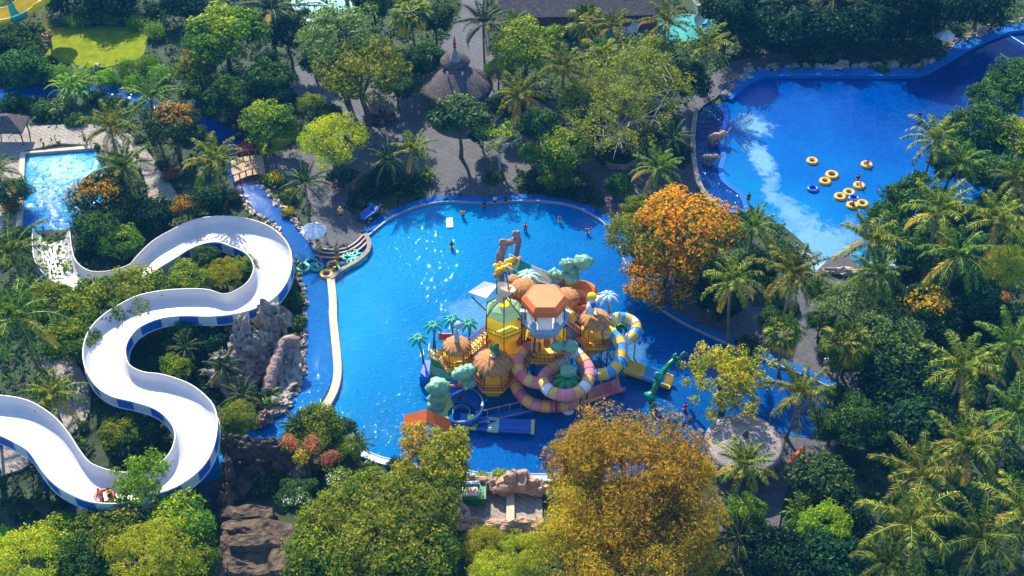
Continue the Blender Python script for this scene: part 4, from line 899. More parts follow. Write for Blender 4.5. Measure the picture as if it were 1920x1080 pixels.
trough([tuple(P(860, 793, .35)), tuple(P(905, 800, .3)), tuple(P(955, 804, .25)), tuple(P(1002, 806, .22))], 1.55, .6, ['slideblue', 'lime', 'slideblue', 'mint', 'slideblue', 'slideblue'], 'exit_trough', 2)
thing('open_slide', P(990, 530, 0), 'cream and teal slide reaching away behind the castle', 'water slide')
trough([tuple(P(948, 495, 4.4)), tuple(P(968, 506, 4.1)), tuple(P(990, 517, 3.8)), tuple(P(1012, 526, 3.5)), tuple(P(1032, 533, 3.2))], 1.7, .8, ['cream', 'teal', 'palewhite'], 'chute', 5)
for px, py in ((955, 500), (1010, 526)): q = P(px, py, 3.6); mb = MB(); mb.tube([(q.x, q.y, 0), tuple(q)], .12, 6); child(mb, 'support_leg', M['darkgreen'], root)
thing('slide_entrance', P(935, 510, 0), 'orange and yellow log-like slide entrance at the top of the castle', 'slide part')
mb = MB()
for i in range(7):
    a = P(926 + i * 5, 518 - i * 4, 3.2 + .2 * i); mb.tube([a, a + Vector((1.2, .5, .3))], .28, 8)
child(mb, 'log_steps', M['orange'], root, True)
mb = MB()
for i in range(7): mb.blob(P(930 + i * 5, 500 - i * 2 + (i % 2) * 9, 4.8), (.35, .3, .35), i, .3)
child(mb, 'yellow_claws', M['yellow'], root, True)
mb = MB(); q = P(940, 505, 3.5); mb.tube([(q.x, q.y, 0), tuple(q)], .3, 8); child(mb, 'post', M['coconut'], root)
# upper left corner slide
thing('open_slide', P(40, 50, 0), 'orange and turquoise open slide on yellow posts in the top left corner', 'water slide')
trough([tuple(P(-60, 44, 4.5)), tuple(P(0, 42, 4.2)), tuple(P(32, 34, 4.4)), tuple(P(55, 18, 4.8)), tuple(P(78, 2, 5.4)), tuple(P(95, -30, 6))], 3.0, 1.3, ['yellow', 'yellow', 'teal'], 'chute', 4)
for px, py in ((32, 45), (55, 30), (80, 20), (2, 55)): q = P(px, py, 4); mb = MB(); mb.tube([(q.x, q.y, 0), tuple(q)], .16, 6); child(mb, 'support_leg', M['yellow'], root)
mb = MB(); mb.tube([P(0, 66, 1), P(34, 52, 3)], .1, 6); child(mb, 'brace', M['yellow'], root)

# ---------------------------------------------------------------- sculptures in the pool
def sculpt_palm(px, py, pz, bx, by, label, r=1.0, group=None, m='teal', trunk='wood'):
    thing('palm_sculpture', P(bx, by, 0), label, 'sculpture', group)
    top = P(px, py, pz); b = P(bx, by, 0); mb = MB(); mb.tube([b, b.lerp(top, .5) + Vector((.1, 0, .1)), top], [.13, .1, .09], 8); child(mb, 'trunk', M[trunk], root, True)
    mb = MB()
    for k in range(8):
        a = k * math.pi / 4 + .2; d = Vector((math.cos(a), math.sin(a), 0)); s = Vector((-d.y, d.x, 0)); rg = []
        for t, w, zz in ((0, .06, .1), (.25, .22, .22), (.55, .27, .12), (.85, .18, -.25), (1, .03, -.55)):
            p = top + d * t * r * 1.25 + Vector((0, 0, zz * r)); rg.append([p - s * w * r, p + Vector((0, 0, .09)), p + s * w * r, p - Vector((0, 0, .04))])
        mb.ring(rg, True, True)
    child(mb, 'leaves', M[m], root, True)
for a in (((784,634,4.2),(796,695),'leftmost small teal palm sculpture at the castle edge'), ((812,610,4.2),(813,652),'second small teal palm sculpture from the left'), ((846,599,4.2),(848,648),'third small teal palm sculpture, behind the dome hut'), ((878,606,4.0),(879,648),'fourth small teal palm sculpture, nearest the white sail')):
    sculpt_palm(*a[0], *a[1], a[2], .85, 'teal palm sculptures left of the castle')
sculpt_palm(990, 517, 6.2, 990, 580, 'white and teal palm sculpture over the rear slide', 1.2, None, 'mint')
sculpt_palm(1140, 556, 7.2, 1142, 630, 'pale blue palm sculpture behind the right hut', 1.1, None, 'paleblue')
sculpt_palm(1158, 608, 3.6, 1158, 650, 'green palm sculpture inside the blue and yellow tube loop', 1.0, None, 'green')
def blobtree(blobs, trunk, label, loc, m='blobgreen', tm='coconut'):
    thing('tree_sculpture', loc, label, 'sculpture'); mb = MB()
    for a in trunk: mb.tube([P(*q) for q in a], [.2 - .1 * i / len(a) for i in range(len(a))], 8)
    child(mb, 'trunk', M[tm], root, True); mb = MB()
    for k, (px, py, z_, r_) in enumerate(blobs): mb.blob(P(px, py, z_), (r_, r_ * .85, r_ * .75), k + int(px), .22, 2.6, 14, 10)
    child(mb, 'leaf_clumps', M[m], root, True)
blobtree([(1041,514,7,.75),(1054,517,7,.6),(1046,525,6.4,.6),(1064,496,8,.85),(1070,521,6.8,.95),(1073,508,7.4,.7),(1094,491,8.4,1.0)], [[(1052,600,0),(1055,540,5),(1060,515,7),(1064,500,7.8)],[(1055,540,5),(1045,518,6.8)],[(1066,520,6.8),(1080,505,7.6),(1092,494,8.2)]], 'sculpted tree with rounded mint green clumps behind the orange roof', P(1052, 600, 0))
blobtree([(822,726,4,1.15),(821,746,2.6,.95),(818,760,1.6,.9)], [[(822,770,0),(822,735,3)]], 'tall sculpted green tree left of the bowl slide', P(822, 770, 0))
blobtree([(868,700,4.4,.9),(880,694,4.6,.75),(858,704,4.2,.6),(881,717,3.4,.7)], [[(861,752,0),(860,725,2),(868,704,4)],[(860,725,2),(880,718,3.2)],[(860,725,2),(838,723,2.4)]], 'sculpted brown branching tree with green clumps above the bowl slide', P(861, 752, 0))
blobtree([(1046,649,6.4,.75),(1069,650,6.4,.85),(1066,697,4.9,.9)], [[(1064,712,3.5),(1062,690,4.9),(1062,665,6),(1066,652,6.4)],[(1062,665,5.9),(1047,650,6.2)]], 'sculpted tree with three round green clumps in the pink tube loop', P(1064, 720, 0))
sculpt_palm(1064, 713, 4.4, 1065, 772, 'big green palm sculpture in front, standing on a white disc', 1.5, None, 'green', 'green')
mb = MB(); b_ = P(1065, 770, 0); mb.lathe([(.65, 0), (.7, .35), (.5, .5), (0, .5)], b_, 20); child(mb, 'white_base', M['palewhite'], root, True)
mb = MB()
for k in range(8): a = k * .8; mb.blob((b_.x + .35 * math.cos(a), b_.y + .35 * math.sin(a), 1.0 + .22 * k), (.5, .5, .6), k, .35)
child(mb, 'trunk_leaves', M['blobgreen'], root, True)
def snake(pts, rad, m, name, label, nm='body', collars=True):
    thing(name, P(*pts[0][:2], 0), label, 'sculpture'); path = cat([tuple(P(*p)) for p in pts], 5); k = len(path)
    rr_ = [rad * (1.15 - .55 * i / k) * (1 + .12 * math.sin(i * 1.9)) for i in range(k)]; mb = MB(); mb.tube(path, rr_, 10); child(mb, nm, M[m], root, True); return path
snake([(1224,763,0),(1222,748,1),(1228,728,2.2),(1240,704,3.2),(1254,684,4.0),(1266,673,4.2),(1273,676,3.8),(1274,692,2.8)], .3, 'green', 'vine_fountain', 'curved green vine fountain arching over the yellow slide exit')
mb = MB(); mb.tube([P(1264,674,4.3), P(1265,666,4.8), P(1268,663,5.1)], [.2,.18,.1], 6); mb.tube([P(1276,672,4.2), P(1280,664,4.8), P(1284,660,5.2)], [.2,.18,.1], 6); mb.blob(P(1235,706,3.2), (.5,.5,.5), 2, .3); mb.blob(P(1221,742,1.4), (.55,.5,.5), 5, .3)
child(mb, 'leaf_buds', M['teal'], root, True)
snake([(937,492,2.5),(938,480,3.5),(943,466,4.4),(946,458,5.0),(955,455,5.2),(966,450,5.4),(971,446,5.5),(972,456,4.6),(969,472,3.2),(966,488,1.8),(964,500,.2)], .42, 'pinkrock', 'branch_fountain', 'brown twisted branch arch at the far tip of the castle')
mb = MB(); mb.blob(P(945,456,5.4), (.6,.5,.5), 2, .25); child(mb, 'knot', M['pinkrock'], root, True)
mb = MB(); mb.blob(P(969,439,6.2), (.45,.4,.5), 3, .25); child(mb, 'knot', M['pinkrock'], root, True)
mb = MB(); mb.tube([P(940,478,3.6), P(931,477,3.8)], [.2,.1], 6); child(mb, 'twig', M['pinkrock'], root, True)
# ---------------------------------------------------------------- buildings, rocks, furniture
def cone_roof(c, r, z0, h, m, name='roof', n=40, steep=1.0, par=None, bulge=0.0, seed=1, thick=.25):
    mb = MB(); prof = [(r * .97, -thick), (r * 1.0, 0)] + [(r * (1 - t) ** steep, h * t + bulge * math.sin(math.pi * t)) for t in (.12, .25, .4, .55, .7, .85, .95)] + [(.02, h)]
    rings = [[(c[0] + pr * (1 + .02 * noise.noise(Vector((j * .9, pz * 2, seed)))) * math.cos(2*math.pi*j/n), c[1] + pr * math.sin(2*math.pi*j/n), z0 + pz + .06 * noise.noise(Vector((j * 1.3, pz * 3, seed)))) for j in range(n)] for pr, pz in prof]
    mb.ring(rings, True, False); return child(mb, name, M[m], root, True)
c = P(857, 158, 3.2); thing('thatched_pavilion', (c.x, c.y, 0), 'round two-tier thatched pavilion with a pointed top and red finial', 'pavilion')
cone_roof(c, 4.6, 3.0, 3.0, 'thatch', 'lower_roof', steep=.8)
cone_roof(P(853, 105, 6.6), 1.9, 5.9, 1.3, 'thatch', 'upper_roof', steep=.5)
t = P(853, 104, 7.2); mb = MB(); mb.lathe([(.75, 0), (.5, .5), (.26, 1.2), (.12, 1.7)], (t.x, t.y, 6.6), 14); child(mb, 'spire', M['thatch_grey'], root, True)
mb = MB(); mb.lathe([(.1, 0), (.22, .2), (.1, .45), (.26, .7), (.1, 1.0), (.16, 1.2), (.02, 1.9)], (t.x, t.y, 8.2), 10); child(mb, 'finial', M['red'], root, True)
mb = MB()
for k in (-1, 0, 1): q = P(853 + k * 14, 138 - (k == 0) * 10, 5.6); mb.blob(q, (.13, .13, .35), k, .1, n=8, m=6)
child(mb, 'hanging_lamps', M['palewhite'], root, True)
posts(c, 3.9, 0, 3.2, 10, 0, .12, 'wood')
# long thatched hall
a, b, d_, e_ = P(930, -40, 6.5), P(1240, -45, 6.5), P(1246, 28, 3.2), P(938, 34, 3.2)
thing('thatched_hall', ((a.x + b.x) / 2, (a.y + d_.y) / 2, 0), 'long dark thatched roof along the top of the view', 'building')
mb = MB(); rg = []
for u in range(25):
    s = u / 24; p, q = a.lerp(b, s), e_.lerp(d_, s); j = .12 * noise.noise(Vector((u * .9, 0, 0)))
    rg.append([p + Vector((0, 0, j)), p.lerp(q, .33) + Vector((0, 0, -.15 + j)), p.lerp(q, .66) + Vector((0, 0, -.1 - j)), q + Vector((0, -j, j * .4)), q - Vector((0, -.2, .4)), p - Vector((0, 0, .8))])
mb.ring(rg, True, True); child(mb, 'roof', M['thatch'], root)
mb = MB(); mb.prism([(e_.x + .8, e_.y + .8), (d_.x - .8, d_.y + .8), (d_.x - .8, a.y), (e_.x + .8, a.y)], 0, 2.7); child(mb, 'wall', M['wood'], root)
# teal pool slides beyond it
thing('play_pool', P(1200, 50, 0), 'shallow turquoise pool with pale slides behind the palms', 'pool')
mb = MB(); mb.prism([tuple(p) for p in polyP([(1120,36),(1330,30),(1350,60),(1290,80),(1130,72)], 0, 2)], 0, .3); child(mb, 'pool_surface', M['glass'], root)
trough([tuple(P(1300, 2, 4)), tuple(P(1306, 22, 2.2)), tuple(P(1316, 44, .6))], 3.2, .5, ['cream', 'palewhite'], 'pale_slide', 8)
trough([tuple(P(1185, 34, 2.2)), tuple(P(1182, 50, 1.0)), tuple(P(1178, 62, .4))], 2.4, .4, ['palewhite'], 'white_slide', 8)
thing('play_pool', P(600, 10, 0), 'turquoise pool with white piping at the top edge', 'pool')
mb = MB(); mb.prism([tuple(p) for p in polyP([(552,-10),(660,-12),(668,22),(640,40),(580,44),(556,30)], 0, 2)], 0, .3); child(mb, 'pool_surface', M['glass'], root)
mb = MB(); mb.tube([P(560, 6, .5), P(600, 4, .6), P(626, 18, .5), P(618, 36, .5)], .14, 6); mb.tube([P(575, 40, .5), P(560, 20, .5)], .12, 6); child(mb, 'white_pipe', M['palewhite'], root)
mb = MB(); mb.lathe([(.35, 0), (.3, 1), (.4, 1.2), (.25, 2.2), (.35, 2.4), (.1, 3.4)], P(652, 14, 0), 10); child(mb, 'red_column', M['coconut'], root, True)
# small thatched hut at the left
c = P(14, 232, 2.6); thing('thatched_hut', (c.x, c.y, 0), 'small hip-roofed thatched hut at the left edge by the splash pool', 'hut')
mb = MB(); w, dpt = 2.2, 1.7
mb.ring([[(c.x - w, c.y - dpt, 2.3), (c.x + w, c.y - dpt, 2.3), (c.x + w, c.y + dpt, 2.3), (c.x - w, c.y + dpt, 2.3)], [(c.x - w, c.y - dpt, 2.5), (c.x + w, c.y - dpt, 2.5), (c.x + w, c.y + dpt, 2.5), (c.x - w, c.y + dpt, 2.5)], [(c.x - .4, c.y - .25, 4.0), (c.x + .4, c.y - .25, 4.0), (c.x + .4, c.y + .25, 4.0), (c.x - .4, c.y + .25, 4.0)]]); child(mb, 'roof', M['thatch'], root)
for sx in (-1, 1):
    for sy in (-1, 1): mb = MB(); mb.tube([(c.x + sx * 1.8, c.y + sy * 1.3, 0), (c.x + sx * 1.8, c.y + sy * 1.3, 2.4)], .09, 6); child(mb, 'post', M['wood'], root)
mb = MB(); q = P(28, 258, 1.0); mb.lathe([(.75, 0), (.8, .06), (.7, .0)], q, 20); mb.tube([q, (q.x, q.y, .2)], .05, 6); child(mb, 'round_table', M['palewhite'], root)
# big round thatched canopy
c = P(1396, 826, 3.4); thing('thatched_canopy', (c.x, c.y, 0), 'large round grey thatched canopy at the lower right pool edge', 'canopy')
cone_roof(c, 3.75, 3.0, 1.15, 'thatch_grey', steep=.9, thick=.3, n=48)
mb = MB(); mb.blob((c.x, c.y, 4.3), (.3, .3, .45), 2, .2); child(mb, 'roof_cap', M['thatch'], root, True)
posts(c, 3.1, 0, 3.1, 8, .2, .12, 'wood')
mb = MB(); mb.lathe([(1.8, 0), (1.9, 1.1), (1.7, 1.1)], (c.x, c.y, .2), 20); child(mb, 'bar_counter', M['orange'], root)
for (px, py, col, lab) in ((1368, 902, 'orange', 'orange folded sun parasol left of the palm trunk below the canopy'), (1428, 900, 'orangeroof', 'orange folded sun parasol right of the palm trunk below the canopy')):
    q = P(px, py, 0); thing('folded_parasol', (q.x, q.y, 0), lab, 'parasol')
    mb = MB(); mb.tube([(q.x, q.y, .2), (q.x + .3, q.y, 2.6)], .05, 6); child(mb, 'pole', M['wood'], root)
    mb = MB(); mb.lathe([(.9, 0), (.55, .5), (.1, 1.0)], (q.x + .2, q.y, 1.5), 8); child(mb, 'canopy', M[col], root)
thing('wooden_signpost', P(1490, 860, 0), 'leaning orange wooden beam on posts right of the round canopy', 'wooden frame')
mb = MB(); mb.tube([P(1480, 868, 1.2), P(1506, 840, 2.2)], .26, 6); child(mb, 'beam', M['orangeroof'], root)
mb = MB(); mb.tube([P(1482, 880, 0), P(1482, 866, 1.3)], .12, 6); mb.tube([P(1508, 862, 0), P(1508, 838, 2.3)], .12, 6); child(mb, 'posts', M['wood'], root)
# parasols
def parasol(px, py, z_, r, label, m='canvas'):
    c = P(px, py, z_); thing('parasol', (c.x, c.y, 0), label, 'parasol'); n = 8
    rings = [[(c.x + rr_ * math.cos(2*math.pi*k/n), c.y + rr_ * math.sin(2*math.pi*k/n), z_ + h) for k in range(n)] for rr_, h in ((r, -.3), (r * 1.01, -.18), (r * .6, .2), (.08, .55))]
    mb = MB(); mb.ring(rings, True, False); child(mb, 'canopy', M[m], root)
    mb = MB(); 
    for k in range(n): a = Vector(rings[1][k]); mb.tube([a + Vector((0, 0, .02)), Vector(rings[2][k]) + Vector((0, 0, .02)), Vector((c.x, c.y, z_ + .57))], .025, 4)
    child(mb, 'ribs', M['slidegrey'], root)
    mb = MB(); mb.tube([(c.x, c.y, .2), (c.x, c.y, z_ + .8)], .05, 6); mb.lathe([(.4, .25), (.35, .4), (.05, .42)], (c.x, c.y, 0), 12); child(mb, 'pole', M['palewhite'], root)
parasol(588, 430, 2.9, 1.5, 'white octagonal parasol beside the tube landing steps')
parasol(1773, 64, 2.7, 1.35, 'white parasol among rocks on the far bank of the wave pool')
# child slide in the flower bed
thing('open_slide', P(690, 400, 0), 'small blue slide lying in the garden bed above the pool rim', 'water slide')
trough([tuple(P(706, 386, 1.0)), tuple(P(698, 398, .8)), tuple(P(680, 411, .5))], 1.1, .5, ['slideblue'], 'chute', 3)
# octagonal planter
c = P(1160, 292, .5); thing('planter', (c.x, c.y, 0), 'large octagonal stone planter on the paved plaza', 'planter')
mb = MB(); mb.ring([hexp(c, 2.6, .2, 8, .3), hexp(c, 2.6, .85, 8, .3), hexp(c, 2.3, .85, 8, .3), hexp(c, 2.3, .5, 8, .3)], True, True); child(mb, 'kerb', M['pave_light'], root)
mb = MB(); mb.prism(hexp(c, 2.28, 0, 8, .3), .3, .6); child(mb, 'soil', M['soil'], root)
# rock formations
def rocks(name, loc, label, items, m, part='rock', catg='rock formation', rough=.32):
    thing(name, loc, label, catg)
    for it in items:
        px, py, z_, sx, sy, sz = it[:6]; mm = it[6] if len(it) > 6 else m
        mb = MB(); mb.blob(P(px, py, z_), (sx, sy, sz), int(px + py), rough, 1.5, 20, 14, facet=1.1); child(mb, it[7] if len(it) > 7 else part, M[mm], root)
rocks('rock_formation', P(470, 680, 0), 'craggy grey and pink artificial rock cluster beside the lazy river', [
 (454,628,4.2,1.0,1.0,2.4),(470,645,3.2,1.5,1.2,1.9),(442,648,3.0,.9,.9,1.4),(422,680,2.4,1.5,1.2,1.5),(445,690,1.6,1.9,1.4,1.6,'pinkrock'),(480,665,1.8,1.4,1.2,1.5,'pinkrock'),(500,605,3.2,1.0,1.0,2.6),(522,600,2.8,1.3,1.2,2.3),(505,640,1.6,1.2,1.3,1.6),(415,708,1.2,1.6,1.3,1.1),(450,722,.9,1.8,1.3,1.0,'pinkrock'),(490,690,.7,2.2,1.9,.8,'pinkrock'),(536,712,.35,1.6,3.0,.55),(520,755,.4,1.6,1.5,.6),(548,680,.4,1.2,2.4,.6)], 'greyrock')
thing('stone_trunk', P(510, 730, 0), 'fallen pink stone trunk sculpture leaning across the rocks', 'sculpture')
mb = MB(); pt = cat([tuple(P(*q)) for q in ((503,735,.9),(508,705,1.7),(520,672,2.4),(528,648,2.9),(546,640,2.9),(553,646,2.7))], 5); mb.tube(pt, [.75 - .25 * min(1, i / 14) + .08 * math.sin(i * 2.2) for i in range(len(pt))], 12); mb.blob(P(541, 642, 2.9), (1.1, .7, .7), 4, .25); child(mb, 'trunk', M['pinkrock'], root, True)
rocks('boulder', P(490, 790, 0), 'pair of pale rounded rocks at the bottom tip of the river garden', [(497,782,.8,.8,.7,.8),(486,792,.6,.7,.6,.7)], 'pinkrock', catg='boulder')
rocks('rock_outcrop', P(480, 960, 0), 'dark brown stepped artificial rock structure at the bottom left', [
 (430,850,2.6,.7,.9,2.6),(458,842,3.0,1.6,.9,1.6),(500,842,3.0,2.2,.9,1.5),(545,858,2.6,2.2,1.2,1.7),(428,890,2.2,.6,1.5,2.2),(424,935,1.8,.7,1.6,1.9),
 (560,880,2.0,1.2,1.6,1.6),(448,905,.4,1.5,2.2,.8),(500,880,.6,3.2,2.0,.8)], 'brownrock', rough=.22)
def ledge(cx_, cy_, z_, w, dp, h, seed, m='brownrock'):
    """flat-topped rugged rock step"""
    c = P(cx_, cy_, z_); mb = MB(); nx, ny = 26, 14; rg = []
    for zz, k in ((-h, 1.06), (-h * .7, 1.05), (-h * .4, 1.0), (-.45, 1.03), (-.12, 1.02), (0, .95)) + tuple((0, .95 * (1 - q / 7)) for q in range(1, 7)) + ((0, .01),):
        r = []
        for j in range(40):
            t = 2 * math.pi * j / 40; x = w / 2 * k * (abs(math.cos(t)) ** .5) * math.copysign(1, math.cos(t)); y = dp / 2 * k * (abs(math.sin(t)) ** .5) * math.copysign(1, math.sin(t))
            p = Vector((c.x + x, c.y + y, c.z + zz)); nz = noise.noise_vector(p * .9 + Vector((seed, 0, 0))) * .35 + noise.noise_vector(p * 2.6) * .16
            r.append((p.x + nz.x, p.y + nz.y, p.z + nz.z * .9))
        rg.append(r)
    mb.ring(rg, True, False); child(mb, 'ledge', M[m], root)
ledge(462, 958, 2.6, 5.0, 1.5, 2.6, 1); ledge(474, 985, 3.3, 5.4, 1.6, 3.3, 2); ledge(478, 1012, 3.9, 4.6, 1.3, 3.9, 7); ledge(484, 1050, 3.0, 6.2, 3.0, 3.0, 3); ledge(532, 1025, 3.6, 2.4, 5.2, 3.6, 4); ledge(418, 1040, 3.0, 1.0, 5.2, 3.0, 9); ledge(556, 850, 2.2, 4.6, 2.6, 2.2, 6)
# sunlit rock enclosure at the bottom
c = P(935, 945, 0); thing('rock_enclosure', (c.x, c.y, 0), 'sunlit rock-walled yard with a sandy floor below the pool', 'rock enclosure')
mb = MB(); mb.prism([tuple(p) for p in polyP([(862,905),(1015,900),(1018,990),(870,992)], .3, 0)], 0, .3); child(mb, 'floor', M['pave_light'], root)
for px, py, z_, sx, sy, sz in [(868,910,.8,.9,.6,.9),(885,904,.8,1.0,.6,.8),(902,905,1.0,1.0,.6,.8),(920,908,.9,1.0,.7,.8),(940,912,1.1,1.3,.9,1.0),(968,904,1.3,1.7,1.1,1.4),(990,910,1.0,1.3,.9,1.1),(1008,915,.9,1.0,.8,.9),(858,930,.7,.6,1.0,.9),(858,950,.7,.6,1.0,1.0),(868,968,.9,.7,1.2,1.0),(880,985,1.0,1.3,.7,.9),(912,984,1.0,1.5,.7,.8),(945,988,1.0,1.6,.7,.9),(980,985,1.1,1.6,.8,1.0),(1005,992,1.0,1.4,.8,.9)]:
    mb = MB(); mb.blob(P(px, py, z_), (sx, sy, sz), int(px), .24, 1.3, 18, 12, facet=1.0); child(mb, 'wall_rock', M['warmrock'], root)
mb = MB(); u, v = P(957, 918, .75), P(957, 984, .75); mb.box(((u.x+v.x)/2, (u.y+v.y)/2, .55), (.75, (u-v).length, .4)); child(mb, 'beam_wall', M['stone'], root)
c = P(885, 938, 0); thing('green_kiosk', (c.x, c.y, 0), 'small green booth with cream lidded top inside the rock yard', 'kiosk')
mb = MB(); mb.box((c.x, c.y, .9), (2.7, 1.9, 1.1)); child(mb, 'body', M['green'], root)
mb = MB(); mb.box((c.x - .15, c.y - .2, 1.55), (1.45, 1.0, .18)); child(mb, 'lid', M['cream'], root)
mb = MB()
for r_ in range(3):
    for k in range(9 - r_ % 2): mb.box((c.x - .72 + k * .14, c.y + .05 - r_ * .22, 1.645), (.09, .11, .012))
child(mb, 'lid_markings', M['orangeroof'], root)
mb = MB(); mb.box((c.x - .1, c.y + .75, 1.6), (1.5, .35, .3)); child(mb, 'counter', M['paleblue'], root)
rocks('rock_fountain', P(715, 225, 0), 'black and white carved rock fountain in the shaded plaza', [(700,205,1.3,.9,.8,1.4),(715,198,1.5,.8,.8,1.5),(728,206,1.1,.8,.8,1.2),(712,220,.5,2.0,1.3,.7,'brownrock','basin')], 'greyrock')
rocks('rock_formation', P(1590, 505, 0), 'sunlit sandy wall segment at the beach end of the wave pool', [(1570,508,.6,1.8,.5,.5),(1600,510,.6,1.8,.5,.5)], 'stone', catg='wall')
# elephants
def elephant(px, py, m, label, s, rz):
    c = P(px, py, 0); e = empty('elephant_statue', (c.x, c.y, .05), rz, label, 'statue')
    mb = MB(); mb.blob((0, 0, 1.25 * s), (1.05 * s, .62 * s, .68 * s), 3, .08, n=16, m=12); mb.blob((1.15 * s, 0, 1.6 * s), (.5 * s, .42 * s, .5 * s), 5, .08, n=14, m=10)
    for sx in (-.6, .6):
        for sy in (-.33, .33): mb.tube([(sx * s, sy * s, 0), (sx * s, sy * s, .5 * s), (sx * .95 * s, sy * .9 * s, 1.1 * s)], [.24 * s, .2 * s, .27 * s], 10)
    mb.tube([(1.45 * s, 0, 1.6 * s), (1.75 * s, 0, 1.45 * s), (1.9 * s, 0, 1.7 * s), (2.1 * s, 0, 2.2 * s), (2.3 * s, 0, 2.45 * s)], [.22 * s, .18 * s, .14 * s, .11 * s, .08 * s], 8)
    mb.tube([(-1.0 * s, 0, 1.5 * s), (-1.2 * s, 0, 1.2 * s), (-1.2 * s, 0, .8 * s)], [.06, .05, .04], 5); mb.build('body', M[m], e, True)
    for sy in (-1, 1):
        q = MB(); q.blob((.95 * s, sy * .5 * s, 1.6 * s), (.3 * s, .1 * s, .42 * s), 6, .15); q.build('ear', M[m], e, True)
        q = MB(); q.tube([(1.5 * s, sy * .2 * s, 1.4 * s), (1.8 * s, sy * .25 * s, 1.3 * s), (1.95 * s, sy * .25 * s, 1.45 * s)], [.06, .05, .02], 5); q.build('tusk', M['palewhite'], e, True)
elephant(1340, 270, 'warmrock', 'orange-brown elephant statue with raised trunk in the lagoon', .85, R(15))
elephant(1327, 308, 'greyrock', 'pale grey elephant statue in the lagoon below the brown one', .75, R(-8))
# wave pool lane strips
for a, b, lab in (((1893,66),(1922,84),'upper thin white line on the dark end of the wave pool'), ((1875,100),(1900,116),'lower thin white line on the dark end of the wave pool')):
    u, v = P(*a, .07), P(*b, .07); mb = MB(); band(mb, [u, v], .07, -.07, .0, .075); tag(mb.build('lane_line', M['palewhite']), lab, 'line')
# litter bin, board, planters etc.
c = P(843, 418, .1); thing('float_mat', (c.x, c.y, 0), 'white floating mat with pale green marks near the top of the pool', 'float mat')
mb = MB(); mb.box((c.x, c.y, .12), (.75, 1.7, .14), R(4)); child(mb, 'mat', M['palewhite'], root)
mb = MB(); mb.box((c.x, c.y + .3, .195), (.35, .18, .012)); mb.box((c.x + .05, c.y, .195), (.25, .14, .012)); mb.box((c.x - .05, c.y - .3, .195), (.3, .2, .012)); child(mb, 'markings', M['lime'], root)
c = P(1480, 578, .4); thing('round_bush_bowl', (c.x, c.y, 0), 'round dark clipped bush on the right hand path', 'shrub')
mb = MB(); mb.blob((c.x, c.y, .7), (1.15, 1.1, .6), 3, .1, n=18, m=12); child(mb, 'foliage_core', M['soil'], root, True)
inst('foliage', CR['shrubdeep'][0], root, (0, 0, .7), scale=(1.2, 1.15, .7))
